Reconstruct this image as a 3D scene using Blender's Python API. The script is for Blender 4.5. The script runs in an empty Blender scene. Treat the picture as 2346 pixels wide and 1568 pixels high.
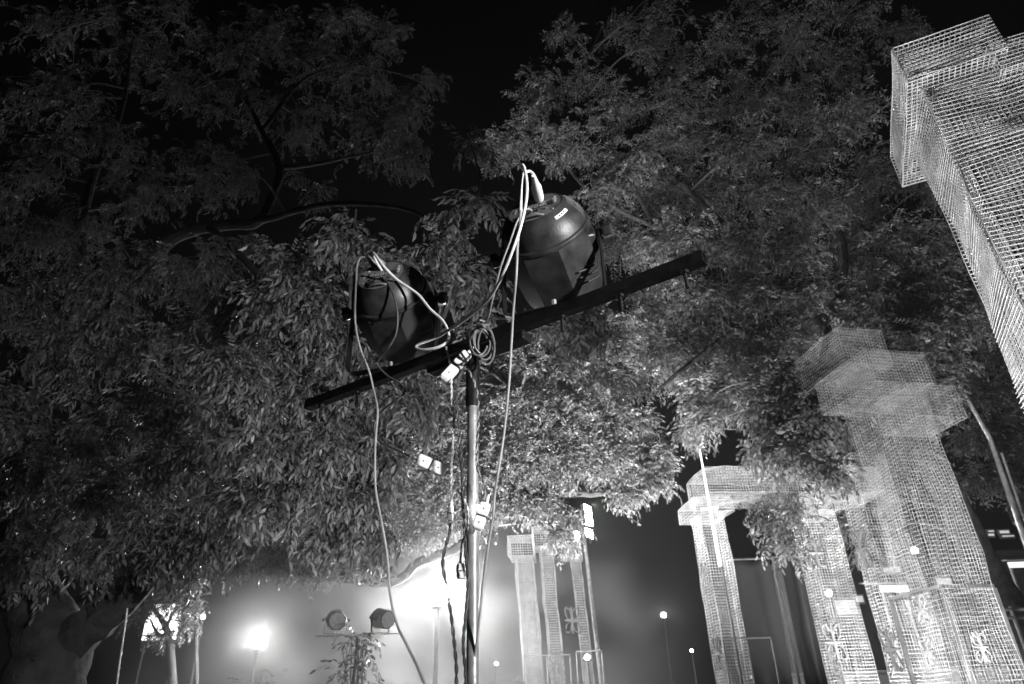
import bpy, math, random
import numpy as np
from mathutils import Vector, Matrix

random.seed(7)
RNG = np.random.default_rng(11)
scene = bpy.context.scene
COL = scene.collection

# ------------------------------------------------------------------ camera
CAM_Z = 1.5
PITCH = math.radians(29.3)
ROLL = math.radians(1.8)
FW = np.array([0, math.cos(PITCH), math.sin(PITCH)])
_R0 = np.array([1.0, 0, 0])
_U0 = np.array([0, -math.sin(PITCH), math.cos(PITCH)])
RT = math.cos(ROLL) * _R0 - math.sin(ROLL) * _U0
UP = math.sin(ROLL) * _R0 + math.cos(ROLL) * _U0
cam_data = bpy.data.cameras.new('camera')
cam_data.lens = 24.0
cam_data.sensor_width = 36.0
cam_data.clip_start = 0.05
cam_data.clip_end = 2000
cam = bpy.data.objects.new('camera', cam_data)
M = Matrix(((RT[0], UP[0], -FW[0], 0), (RT[1], UP[1], -FW[1], 0), (RT[2], UP[2], -FW[2], CAM_Z), (0, 0, 0, 1)))
cam.matrix_world = M
COL.objects.link(cam)
cam_data.dof.use_dof = True
cam_data.dof.focus_distance = 1.9
cam_data.dof.aperture_fstop = 7.0
scene.camera = cam

# ------------------------------------------------------------------ night sky
world = bpy.data.worlds.new('World')
scene.world = world
world.use_nodes = True
nt = world.node_tree
nt.nodes.clear()
w_out = nt.nodes.new('ShaderNodeOutputWorld')
w_bg = nt.nodes.new('ShaderNodeBackground')
w_bw = nt.nodes.new('ShaderNodeRGBToBW')
w_sky = nt.nodes.new('ShaderNodeTexSky')
w_sky.sky_type = 'NISHITA'
w_sky.sun_disc = False
w_sky.sun_elevation = math.radians(-4)
w_sky.sun_rotation = math.radians(150)
w_bg.inputs['Strength'].default_value = 0.006
nt.links.new(w_sky.outputs[0], w_bw.inputs[0])
nt.links.new(w_bw.outputs[0], w_bg.inputs['Color'])
nt.links.new(w_bg.outputs[0], w_out.inputs['Surface'])

scene.view_settings.view_transform = 'Standard'
scene.view_settings.look = 'None'
scene.view_settings.gamma = 1.0
scene.view_settings.exposure = 0.0
cy = scene.cycles
cy.use_denoising = True
cy.max_bounces = 5
cy.diffuse_bounces = 2
cy.glossy_bounces = 2
cy.transmission_bounces = 3
cy.volume_bounces = 0
cy.transparent_max_bounces = 6
cy.sample_clamp_indirect = 2.0
cy.use_light_tree = True

HAZE_DENSITY = 0.0008
SMOKE_DENSITY = 0.16

# ------------------------------------------------------------------ pixel rays (reading coordinates 2346 x 1568) to measure real positions
FPX = 1564.0
def ray(x, y):
    return FW + (x - 1173) / FPX * RT + (784 - y) / FPX * UP
def atY(x, y, Y):
    d = ray(x, y)
    return d * (Y / d[1]) + np.array([0, 0, CAM_Z])
def atZ(x, y, z):
    d = ray(x, y)
    return d * ((z - CAM_Z) / d[2]) + np.array([0, 0, CAM_Z])
def axial(p):
    return float((np.asarray(p) - np.array([0, 0, CAM_Z])) @ FW)

# ------------------------------------------------------------------ materials (the photograph is black and white: all greys)
MATS = {}
def grey_mat(name, v, rough=0.6, metal=0.0, var=0.25, scale=8.0, bump=0.0, bscale=None, spec=0.5, coat=0.0):
    m = bpy.data.materials.new(name)
    m.use_nodes = True
    t = m.node_tree
    b = t.nodes['Principled BSDF']
    tc = t.nodes.new('ShaderNodeTexCoord')
    nz = t.nodes.new('ShaderNodeTexNoise')
    nz.inputs['Scale'].default_value = scale
    nz.inputs['Detail'].default_value = 6
    t.links.new(tc.outputs['Object'], nz.inputs['Vector'])
    mr = t.nodes.new('ShaderNodeMapRange')
    mr.inputs['From Min'].default_value = 0.3
    mr.inputs['From Max'].default_value = 0.7
    mr.inputs['To Min'].default_value = v * (1 - var)
    mr.inputs['To Max'].default_value = min(0.95, v * (1 + var))
    t.links.new(nz.outputs['Fac'], mr.inputs['Value'])
    cc = t.nodes.new('ShaderNodeCombineColor')
    for k in range(3):
        t.links.new(mr.outputs[0], cc.inputs[k])
    t.links.new(cc.outputs[0], b.inputs['Base Color'])
    mr2 = t.nodes.new('ShaderNodeMapRange')
    mr2.inputs['To Min'].default_value = max(0.05, rough - 0.12)
    mr2.inputs['To Max'].default_value = min(1.0, rough + 0.12)
    t.links.new(nz.outputs['Fac'], mr2.inputs['Value'])
    t.links.new(mr2.outputs[0], b.inputs['Roughness'])
    b.inputs['Metallic'].default_value = metal
    b.inputs['Specular IOR Level'].default_value = spec
    b.inputs['Coat Weight'].default_value = coat
    if bump:
        n2 = t.nodes.new('ShaderNodeTexNoise')
        n2.inputs['Scale'].default_value = bscale or scale * 4
        n2.inputs['Detail'].default_value = 5
        t.links.new(tc.outputs['Object'], n2.inputs['Vector'])
        bp = t.nodes.new('ShaderNodeBump')
        bp.inputs['Strength'].default_value = bump
        bp.inputs['Distance'].default_value = 0.02
        t.links.new(n2.outputs['Fac'], bp.inputs['Height'])
        t.links.new(bp.outputs[0], b.inputs['Normal'])
    MATS[name] = m
    return m

def leaf_mat(name, v):
    m = bpy.data.materials.new(name)
    m.use_nodes = True
    t = m.node_tree
    t.nodes.clear()
    out = t.nodes.new('ShaderNodeOutputMaterial')
    geo = t.nodes.new('ShaderNodeNewGeometry')
    mr = t.nodes.new('ShaderNodeMapRange')
    mr.inputs['To Min'].default_value = v * 0.45
    mr.inputs['To Max'].default_value = v * 1.55
    t.links.new(geo.outputs['Random Per Island'], mr.inputs['Value'])
    cc = t.nodes.new('ShaderNodeCombineColor')
    for k in range(3):
        t.links.new(mr.outputs[0], cc.inputs[k])
    d = t.nodes.new('ShaderNodeBsdfPrincipled')
    d.inputs['Roughness'].default_value = 0.42
    d.inputs['Specular IOR Level'].default_value = 0.45
    tr = t.nodes.new('ShaderNodeBsdfTranslucent')
    t.links.new(cc.outputs[0], d.inputs['Base Color'])
    t.links.new(cc.outputs[0], tr.inputs['Color'])
    mx = t.nodes.new('ShaderNodeMixShader')
    mx.inputs[0].default_value = 0.35
    t.links.new(d.outputs[0], mx.inputs[1])
    t.links.new(tr.outputs[0], mx.inputs[2])
    t.links.new(mx.outputs[0], out.inputs['Surface'])
    MATS[name] = m
    return m

def glow_mat(name, strength):
    m = bpy.data.materials.new(name)
    m.use_nodes = True
    b = m.node_tree.nodes['Principled BSDF']
    b.inputs['Base Color'].default_value = (0.8, 0.8, 0.8, 1)
    b.inputs['Emission Color'].default_value = (1, 1, 1, 1)
    b.inputs['Emission Strength'].default_value = strength
    MATS[name] = m
    return m

leaf_mat('leaf_near', 0.14)
leaf_mat('leaf_far', 0.11)
grey_mat('bark', 0.032, 0.95, var=0.55, scale=7, bump=1.0, bscale=16)
grey_mat('twig', 0.09, 0.85, var=0.3, scale=15)
grey_mat('wire', 0.5, 0.38, metal=0.35, var=0.35, scale=9)
grey_mat('plaster', 0.13, 0.8, var=0.2, scale=4, bump=0.3)
grey_mat('black_plastic', 0.024, 0.42, var=0.55, scale=22, bump=0.06, bscale=160, spec=0.55)
grey_mat('black_steel', 0.006, 0.5, var=0.5, scale=30, bump=0.1, bscale=90, spec=0.3)
grey_mat('pole_steel', 0.28, 0.38, metal=0.3, var=0.3, scale=18, bump=0.1, bscale=70)
grey_mat('panel_grey', 0.11, 0.45, var=0.4, scale=40)
grey_mat('bare_edge', 0.45, 0.4, metal=0.6, var=0.4, scale=40)
grey_mat('white_cord', 0.62, 0.5, var=0.12, scale=30, bump=0.08, bscale=200)
grey_mat('grey_cord', 0.3, 0.5, var=0.2, scale=30)
grey_mat('coil_cord', 0.13, 0.45, var=0.3, scale=30)
grey_mat('dark_cord', 0.05, 0.5, var=0.3, scale=30)
grey_mat('white_plastic', 0.8, 0.42, var=0.06, scale=20)
grey_mat('ink', 0.02, 0.6, var=0.1)
grey_mat('digit', 0.35, 0.4, var=0.1)
grey_mat('galvanised', 0.4, 0.45, metal=0.5, var=0.3, scale=12)
grey_mat('thin_steel', 0.16, 0.5, metal=0.4, var=0.3, scale=10)
grey_mat('dark_metal', 0.06, 0.5, metal=0.2, var=0.3, scale=10)
grey_mat('pale_paint', 0.75, 0.55, var=0.12, scale=5)
grey_mat('dark_cloth', 0.009, 0.7, var=0.35, scale=3, bump=0.25, bscale=14)
grey_mat('soil', 0.14, 0.95, var=0.4, scale=1.5, bump=0.6, bscale=12)
grey_mat('wall_render', 0.55, 0.85, var=0.2, scale=2.5, bump=0.3, bscale=30)
grey_mat('dark_wall', 0.06, 0.85, var=0.3, scale=2.5, bump=0.3, bscale=20)
grey_mat('lens', 0.5, 0.25, var=0.3, scale=60, bump=0.5, bscale=90)

# ------------------------------------------------------------------ mesh helpers
class MB:
    def __init__(self):
        self.v = []
        self.f = []
    def add(self, vs, fs):
        o = len(self.v)
        self.v.extend([tuple(map(float, p)) for p in vs])
        self.f.extend([tuple(i + o for i in q) for q in fs])
    def box(self, c, ex, ey, ez):
        c = np.asarray(c, float); ex = np.asarray(ex, float); ey = np.asarray(ey, float); ez = np.asarray(ez, float)
        vs = [c + sx * ex + sy * ey + sz * ez for sz in (-1, 1) for sy in (-1, 1) for sx in (-1, 1)]
        self.add(vs, [(0, 2, 3, 1), (4, 5, 7, 6), (0, 1, 5, 4), (2, 6, 7, 3), (0, 4, 6, 2), (1, 3, 7, 5)])
    def bar(self, p, q, w, h, up=(0, 0, 1)):
        p = np.asarray(p, float); q = np.asarray(q, float)
        d = q - p; L = np.linalg.norm(d); d /= L
        s = np.cross(d, up); s /= np.linalg.norm(s)
        u = np.cross(s, d)
        self.box((p + q) / 2, d * L / 2, s * w / 2, u * h / 2)
    def tube(self, pts, rad, n=8, caps=True):
        pts = np.asarray(pts, float)
        K = len(pts)
        if np.isscalar(rad):
            rad = [rad] * K
        t = np.gradient(pts, axis=0)
        t /= np.linalg.norm(t, axis=1)[:, None] + 1e-12
        ref = np.array([0, 0, 1.0]) if abs(t[0][2]) < 0.9 else np.array([1.0, 0, 0])
        nv = np.cross(t[0], ref); nv /= np.linalg.norm(nv)
        vs = []
        for k in range(K):
            nv = nv - t[k] * (nv @ t[k]); nv /= np.linalg.norm(nv)
            bv = np.cross(t[k], nv)
            for j in range(n):
                a = 2 * math.pi * j / n
                vs.append(pts[k] + rad[k] * (math.cos(a) * nv + math.sin(a) * bv))
        fs = []
        for k in range(K - 1):
            for j in range(n):
                a, b = k * n + j, k * n + (j + 1) % n
                fs.append((a, b, b + n, a + n))
        if caps:
            fs.append(tuple(range(n - 1, -1, -1)))
            fs.append(tuple((K - 1) * n + j for j in range(n)))
        self.add(vs, fs)
    def lathe(self, prof, n=32, M3=None, o=(0, 0, 0), fn=None):
        """prof: (z, r) list; fn(z, r, angle) may reshape the radius"""
        vs = []
        for k, (z, r) in enumerate(prof):
            for j in range(n):
                a = 2 * math.pi * j / n
                rr = fn(k, z, r, a) if fn else r
                p = np.array([rr * math.cos(a), rr * math.sin(a), z])
                vs.append((M3 @ p if M3 is not None else p) + np.asarray(o))
        fs = []
        for k in range(len(prof) - 1):
            for j in range(n):
                a, b = k * n + j, k * n + (j + 1) % n
                fs.append((a, b, b + n, a + n))
        fs.append(tuple(range(n - 1, -1, -1)))
        fs.append(tuple((len(prof) - 1) * n + j for j in range(n)))
        self.add(vs, fs)
    def build(self, name, mat, parent=None, smooth=False, bevel=0.0, M4=None):
        me = bpy.data.meshes.new(name)
        me.from_pydata(self.v, [], self.f)
        me.update()
        if smooth:
            me.polygons.foreach_set('use_smooth', [True] * len(me.polygons))
        me.materials.append(MATS[mat])
        o = bpy.data.objects.new(name, me)
        COL.objects.link(o)
        if parent is not None:
            o.parent = parent
        if M4 is not None:
            o.matrix_world = M4
        if bevel:
            bv = o.modifiers.new('bevel', 'BEVEL')
            bv.width = bevel; bv.segments = 2; bv.limit_method = 'ANGLE'
        if smooth:
            try:
                me.set_sharp_from_angle(angle=math.radians(38))
            except Exception:
                pass
        return o

def raw_mesh(name, V, T, mat, parent=None, kind=None, smooth=False):
    """numpy verts (n,3) and faces (m,k) straight into a mesh"""
    V = np.ascontiguousarray(V, np.float32)
    T = np.ascontiguousarray(T, np.int32)
    me = bpy.data.meshes.new(name)
    me.vertices.add(len(V)); me.vertices.foreach_set('co', V.ravel())
    k = T.shape[1]
    me.loops.add(T.size); me.loops.foreach_set('vertex_index', T.ravel())
    me.polygons.add(len(T)); me.polygons.foreach_set('loop_start', np.arange(0, T.size, k, dtype=np.int32))
    if smooth:
        me.polygons.foreach_set('use_smooth', np.ones(len(T), bool))
    me.update(calc_edges=True)
    me.materials.append(MATS[mat])
    o = bpy.data.objects.new(name, me)
    COL.objects.link(o)
    if parent is not None:
        o.parent = parent
    if kind:
        o['kind'] = kind
    return o

def empty(name, loc=(0, 0, 0)):
    o = bpy.data.objects.new(name, None)
    o.empty_display_size = 0.1
    COL.objects.link(o)
    o.location = loc
    return o
def thing(name, label, cat, group=None):
    o = empty(name)
    o['kind'] = 'thing'
    return tag(o, label, cat, group)
def tag(o, label, cat, group=None):
    o['label'] = label; o['category'] = cat
    if group: o['group'] = group
    return o
def spline(pts, step=None, n=None):
    """Catmull-Rom through pts"""
    P = np.asarray(pts, float)
    P = np.vstack([2 * P[0] - P[1], P, 2 * P[-1] - P[-2]])
    out = []
    for i in range(1, len(P) - 2):
        L = np.linalg.norm(P[i + 1][:3] - P[i][:3])
        m = n or max(2, int(L / step))
        for k in range(m):
            t = k / m
            a, b, c, d = P[i - 1], P[i], P[i + 1], P[i + 2]
            out.append(0.5 * ((2 * b) + (c - a) * t + (2 * a - 5 * b + 4 * c - d) * t * t + (3 * b - a - 3 * c + d) * t ** 3))
    out.append(P[-2])
    return np.array(out)
def pl(pts):
    """(px, py, Y) triples to world points"""
    return [atY(*p) for p in pts]

# ------------------------------------------------------------------ ground
gm = MB()
N = 40
gx = np.linspace(-150, 150, N)
vs = [(x, y + 100, 0.0) for y in gx for x in gx]
fs = [(j * N + i, j * N + i + 1, (j + 1) * N + i + 1, (j + 1) * N + i) for j in range(N - 1) for i in range(N - 1)]
gm.add(vs, fs)
g = gm.build('ground', 'soil')
g['kind'] = 'structure'

# ------------------------------------------------------------------ trees
def leaf_templates(n_t, pairs, rach, ll, lw, droop, hk=1.0):
    """compound leaves: arching rachis with paired hanging sickle leaflets; 6 verts, 4 triangles per leaflet"""
    out = []
    for q in range(n_t):
        rg = np.random.default_rng(100 + q)
        V = []; T = []
        el = rg.uniform(0.0, 0.7)
        np_ = pairs + rg.integers(-2, 2)
        pos = np.zeros(3)
        bend = rg.uniform(.16, .42) * droop
        hang = rg.uniform(.35, 1.1) * hk
        tw0 = rg.uniform(-.5, .5)
        for i in range(np_ + 1):
            el -= bend * rg.uniform(0.7, 1.3)
            st = rach / pairs
            d = np.array([math.cos(el), 0, math.sin(el)])
            pos = pos + d * st
            for s in ((-1, 1) if i < np_ else (0,)):
                if rg.uniform() < .08:
                    continue
                l = ll * rg.uniform(0.7, 1.15) * (0.75 if i == 0 else 1.0)
                w = lw * rg.uniform(0.8, 1.25)
                dl = d * rg.uniform(.35, .7) + np.array([0, s * rg.uniform(.55, .9), 0]) + np.array([0, 0, -hang * rg.uniform(.7, 1.3)])
                dl /= np.linalg.norm(dl)
                side = d - dl * (d @ dl)
                side /= np.linalg.norm(side) + 1e-9
                nn = np.cross(side, dl)
                tw = tw0 * s + rg.normal(0, .3)
                side = math.cos(tw) * side + math.sin(tw) * nn
                nn = np.cross(side, dl)
                cur = rg.uniform(.05, .22) * l * (1 if nn[2] < 0 else -1)
                sk = rg.uniform(-.12, -.03) * l
                b = pos + dl * 0.003
                m1 = b + dl * l * 0.33 + side * sk * 0.5 - nn * cur * .25
                m2 = b + dl * l * 0.68 + side * sk * 0.4 - nn * cur * .1
                tip = b + dl * l * .98 + side * -sk * .9 + nn * cur * .8
                o = len(V)
                V += [b, m1 + side * w * .5 + nn * w * .12, m1 - side * w * .5 + nn * w * .12, m2 + side * w * .42, m2 - side * w * .42, tip]
                T += [(o, o + 1, o + 2), (o + 1, o + 3, o + 4), (o + 1, o + 4, o + 2), (o + 3, o + 5, o + 4)]
        out.append((np.array(V), np.array(T)))
    return out
TPL_NEAR = leaf_templates(16, 6, 0.20, 0.068, 0.0165, 1.0)
TPL_FAR = leaf_templates(12, 5, 0.25, 0.085, 0.025, .8, .4)

def scatter_leaves(bases, dirs, tpls, scale):
    """place one compound leaf at each base pointing along dirs (horizontal yaw + pitch + roll)"""
    VV = []; TT = []; off = 0
    n = len(bases)
    pick = RNG.integers(0, len(tpls), n)
    for q, (V, T) in enumerate(tpls):
        idx = np.where(pick == q)[0]
        if not len(idx):
            continue
        B = bases[idx]; D = dirs[idx]
        D = D / (np.linalg.norm(D, axis=1)[:, None] + 1e-9)
        yaw = np.arctan2(D[:, 1], D[:, 0])
        pit = np.clip(np.arcsin(np.clip(D[:, 2], -1, 1)), -.5, .6)
        rol = RNG.normal(0, 0.28, len(idx))
        s = scale * RNG.uniform(0.5, 1.25, len(idx))
        cr, sr = np.cos(rol), np.sin(rol); cp, sp = np.cos(pit), np.sin(pit); cw, sw = np.cos(yaw), np.sin(yaw)
        x = V[:, 0][None]; y = V[:, 1][None]; z = V[:, 2][None]
        y1 = y * cr[:, None] - z * sr[:, None]; z1 = y * sr[:, None] + z * cr[:, None]
        x2 = x * cp[:, None] - z1 * sp[:, None]; z2 = x * sp[:, None] + z1 * cp[:, None]
        X = x2 * cw[:, None] - y1 * sw[:, None]; Y = x2 * sw[:, None] + y1 * cw[:, None]
        W = np.stack([X, Y, z2], -1) * s[:, None, None] + B[:, None, :]
        m = len(V)
        VV.append(W.reshape(-1, 3))
        TT.append((T[None] + (np.arange(len(idx)) * m)[:, None, None]).reshape(-1, 3) + off)
        off += len(idx) * m
    return np.vstack(VV), np.vstack(TT)

def rand_dir(n):
    v = RNG.normal(size=(n, 3))
    return v / np.linalg.norm(v, axis=1)[:, None]

def make_tree(name, label, limbs, clumps, tpls, lscale, mat, group='trees round the site', twigs_drawn=True, dens=1.0):
    """limbs: list of [(px,py,Y,r)...] or world [(x,y,z,r,'w')]; clumps: (px, py, r_px, Y, n_twigs)"""
    root = thing(name, label, 'tree', group)
    samples = []
    tm = MB()
    for li, L in enumerate(limbs):
        P = []
        for q in L:
            if len(q) == 5:
                P.append(list(q[:4]))
            else:
                P.append(list(atY(q[0], q[1], q[2])) + [q[3]])
        S = spline(np.array(P), n=7)
        rad = np.maximum(S[:, 3], 0.006)
        ctr = S[:, :3] + RNG.normal(0, 0.12, (len(S), 3)) * np.minimum(rad, 0.05)[:, None]
        if li == 0:
            ctr2 = spline(np.hstack([ctr, rad[:, None]]), n=4)
            t0 = MB(); t0.tube(ctr2[:, :3], ctr2[:, 3], 26)
            VV = np.array(t0.v).reshape(len(ctr2), 26, 3)
            aa = np.arange(26) * 2 * math.pi / 26
            kk = np.arange(len(ctr2))[:, None]
            rid = .022 * np.sin(5 * aa + .2 * kk) + .014 * np.sin(9 * aa - .25 * kk + 1) + RNG.normal(0, .006, (len(ctr2), 26))
            VV = ctr2[:, None, :3] + (VV - ctr2[:, None, :3]) * (1 + rid)[..., None]
            t0.v = [tuple(map(float, q)) for q in VV.reshape(-1, 3)]
            t0.build('trunk', 'bark', root, smooth=True)
        else:
            t0 = MB(); t0.tube(ctr, rad, 8)
            t0.build('limb', 'bark', root, smooth=True)
        samples.append(S)
    S = np.vstack(samples)
    bases = []; dirs = []
    for (px, py, rp, Y, nt_) in clumps:
        c = atY(px, py, Y)
        r = rp * axial(c) / FPX
        # branch from the nearest wood
        dist = np.linalg.norm(S[:, :3] - c, axis=1)
        k = int(np.argmin(dist + (S[:, 2] > c[2] + 0.3) * 0.8))
        a = S[k, :3]
        L = dist[k]
        r0 = min(0.05, S[k, 3] * 0.7, 0.012 + 0.012 * L)
        mid = (a + c) / 2 + np.array([RNG.normal(0, .12), RNG.normal(0, .12), 0.12]) * L
        br = spline([a, mid, c], n=7)
        tm.tube(br, np.linspace(r0, 0.007, len(br)), 5, caps=False)
        nt2 = max(3, int(nt_ * dens))
        u = rand_dir(nt2) * (RNG.uniform(0.15, 1, nt2) ** 0.45)[:, None]
        tips = c + u * np.array([r, r * 0.85, r * 0.9])
        for tp in tips:
            st = br[RNG.integers(len(br) // 2, len(br))]
            d = tp - st
            ln = np.linalg.norm(d) + 1e-6
            m2 = (st + tp) / 2 + np.array([0, 0, 0.1 * ln]) + RNG.normal(0, .06, 3) * ln
            tw = spline([st, m2, tp], n=3)
            tm.tube(tw, np.linspace(0.006, 0.0025, len(tw)), 3, caps=False)
            nl = RNG.integers(5, 9)
            f = RNG.uniform(0.45, 1.0, nl)
            pts = np.array([tw[min(len(tw) - 1, int(ff * (len(tw) - 1) + .5))] for ff in f]) + RNG.normal(0, 0.02, (nl, 3))
            dd = rand_dir(nl) * 0.8 + d / ln * 0.5
            dd[:, 2] -= 0.15
            bases.append(pts); dirs.append(dd)
    if len(tm.v):
        o = tm.build('twigs', 'twig', root)
        o['kind'] = 'stuff'
    B = np.vstack(bases); Dr = np.vstack(dirs)
    V, T = scatter_leaves(B, Dr, tpls, lscale)
    raw_mesh('crown', V, T, mat, root, kind='stuff')
    return root

# left tree: trunk at the lower left corner, long limb to the right, tall dim crown
T1_limbs = [
    [(95, 1720, 5.6, .30), (100, 1568, 5.6, .27), (120, 1480, 5.6, .25), (60, 1330, 5.7, .2), (20, 1150, 5.9, .16), (60, 900, 6.0, .12), (180, 700, 6.2, .09)],
    [(120, 1500, 5.6, .2), (200, 1440, 5.5, .15), (285, 1375, 5.4, .12), (350, 1312, 5.3, .10), (430, 1290, 5.2, .08), (540, 1215, 5.0, .05), (560, 1150, 4.9, .03)],
    [(60, 900, 6.0, .1), (250, 720, 6.0, .08), (380, 560, 6.0, .07), (480, 520, 6.0, .065), (590, 508, 6.0, .06), (628, 440, 6.1, .055), (640, 380, 6.2, .05), (600, 300, 6.3, .035), (540, 180, 6.4, .02)],
    [(640, 385, 6.2, .035), (700, 380, 6.2, .025), (850, 350, 6.4, .015)],
    [(590, 508, 6.0, .04), (750, 470, 5.6, .03), (930, 480, 5.2, .02), (1060, 560, 4.6, .012)],
    [(600, 300, 6.3, .03), (700, 180, 6.5, .02), (820, 150, 6.6, .012)],
    [(480, 520, 6.0, .045), (600, 640, 5.2, .035), (700, 780, 4.6, .028), (720, 950, 4.4, .02), (690, 1050, 4.4, .015)],
    [(180, 700, 6.2, .07), (200, 450, 6.4, .05), (280, 250, 6.6, .03), (300, 100, 6.8, .02)],
]
T1_cl = [
    (90, 80, 100, 6.8, 20), (230, 20, 90, 7.0, 18), (400, 40, 90, 7.0, 20), (780, 40, 90, 7.0, 20), (900, 80, 70, 7.0, 16), (20, 250, 90, 6.6, 18), (20, 420, 80, 6.4, 18),
    (160, 220, 100, 6.6, 26), (300, 130, 100, 6.8, 26), (250, 330, 100, 6.4, 26), (110, 360, 90, 6.3, 20), (420, 220, 110, 6.6, 30), (520, 110, 110, 6.8, 30), (620, 60, 90, 6.9, 20), (700, 140, 100, 6.8, 28), (560, 250, 80, 6.5, 20), (700, 280, 110, 6.6, 30), (830, 180, 100, 6.8, 30), (860, 310, 110, 6.6, 34), (950, 250, 80, 6.7, 24), (990, 200, 40, 6.8, 8), (940, 360, 70, 6.4, 20), (480, 400, 110, 6.3, 30), (330, 450, 110, 6.3, 30), (180, 520, 110, 6.2, 28), (60, 560, 90, 6.2, 24), (60, 700, 110, 5.8, 30), (200, 660, 110, 5.9, 30), (320, 620, 100, 5.8, 28), (440, 640, 100, 5.6, 28), (540, 580, 80, 5.7, 14), (720, 440, 60, 5.9, 8), (560, 390, 45, 5.2, 8), (300, 780, 120, 5.4, 30), (130, 830, 120, 5.5, 30), (40, 960, 100, 5.5, 24), (430, 800, 110, 5.0, 30), (560, 760, 90, 4.7, 24), (250, 960, 120, 5.2, 34), (100, 1080, 110, 5.3, 30), (380, 930, 110, 4.9, 34), (260, 1110, 110, 5.1, 32), (120, 1200, 90, 5.2, 24), (420, 1060, 110, 4.8, 36), (540, 1000, 100, 4.5, 34), (340, 1200, 80, 5.0, 26), (440, 1240, 70, 4.9, 24), (400, 1290, 45, 4.9, 12), (530, 1180, 80, 4.8, 26), (230, 1280, 50, 5.1, 10), (40, 1300, 60, 5.2, 12),
]
T1_near = [
    (800, 540, 55, 3.3, 13), (860, 600, 45, 3.4, 7), (660, 610, 50, 3.6, 14), (700, 690, 70, 3.7, 22), (620, 700, 50, 3.8, 12), (930, 600, 34, 3.5, 4), (1040, 540, 48, 3.3, 10), (1075, 480, 34, 3.3, 6), (1075, 330, 26, 3.4, 4), (1010, 640, 56, 3.6, 12), (1075, 650, 40, 3.7, 7), (1110, 710, 36, 3.8, 7), (760, 760, 80, 3.9, 28), (660, 800, 80, 4.0, 26), (530, 860, 62, 3.7, 24), (570, 930, 60, 3.9, 20), (690, 900, 80, 4.0, 28), (800, 880, 80, 4.1, 30), (900, 930, 90, 4.3, 34), (620, 1030, 80, 4.1, 26), (740, 1010, 90, 4.2, 34), (860, 1040, 90, 4.4, 36), (700, 1120, 85, 4.3, 30), (820, 1160, 80, 4.5, 28), (930, 840, 60, 4.3, 18), (620, 1160, 60, 4.4, 18), (760, 1230, 55, 4.6, 14), (860, 1230, 50, 4.7, 14), (1300, 730, 60, 4.0, 14), (1330, 770, 46, 4.0, 10),
]
T1_limbs += [
    [(540, 1215, 5.0, .05), (600, 1150, 4.6, .04), (690, 1080, 4.3, .034), (760, 960, 4.1, .028), (800, 800, 3.8, .02), (805, 620, 3.4, .011), (815, 480, 3.3, .005)],
    [(760, 960, 4.1, .024), (880, 870, 4.1, .02), (1000, 760, 3.8, .015), (1060, 560, 3.4, .010), (1100, 420, 3.35, .006), (1068, 300, 3.35, .003)],
    [(1000, 760, 3.8, .012), (1150, 730, 3.95, .010), (1330, 760, 4.0, .005)],
    [(690, 1080, 4.3, .025), (620, 960, 4.0, .016), (540, 870, 3.8, .009)],
    [(760, 960, 4.1, .02), (690, 800, 3.9, .012), (660, 620, 3.6, .006)],
]
make_tree('leafy_tree', 'large dark tree at the far left, its low limb spreading behind the stage lights', T1_limbs, T1_cl + T1_near, TPL_NEAR, 0.95, 'leaf_near', dens=1.05)

# centre tree, behind the stand: arching limb through the fog, bright crown over the lamp
T2_limbs = [
    [(60, 1800, 11.5, .3), (75, 1600, 11.4, .26), (110, 1460, 11.2, .23), (260, 1350, 11.0, .15), (500, 1305, 10.9, .11), (680, 1305, 10.8, .085), (820, 1330, 10.6, .075), (905, 1332, 10.4, .07), (960, 1290, 10.2, .068), (1040, 1258, 9.8, .065), (1120, 1205, 9.4, .062), (1170, 1145, 9.0, .06), (1210, 1080, 8.8, .055), (1225, 980, 8.7, .05), (1190, 900, 8.6, .03)],
    [(680, 1305, 10.8, .085), (650, 1275, 10.2, .08), (610, 1240, 9.6, .1), (590, 1190, 9.2, .08), (640, 1140, 9.0, .05), (720, 1080, 8.8, .03)],
    [(1130, 1205, 9.1, .07), (1200, 1140, 9.0, .06), (1290, 1132, 9.0, .05), (1380, 1130, 9.0, .035), (1460, 1080, 9.0, .02)],
    [(1225, 980, 8.7, .04), (1300, 900, 8.8, .03), (1360, 800, 9.0, .02)],
    [(1210, 1080, 8.8, .05), (1280, 1010, 8.8, .035), (1390, 960, 9.0, .02)],
    [(715, 1310, 10.3, .09), (715, 1180, 9.6, .07), (730, 1080, 9.4, .04)],
    [(610, 1240, 9.3, .09), (600, 1235, 9.2, .07), (560, 1225, 9.1, .05)],
]
T2_cl = []
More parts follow.
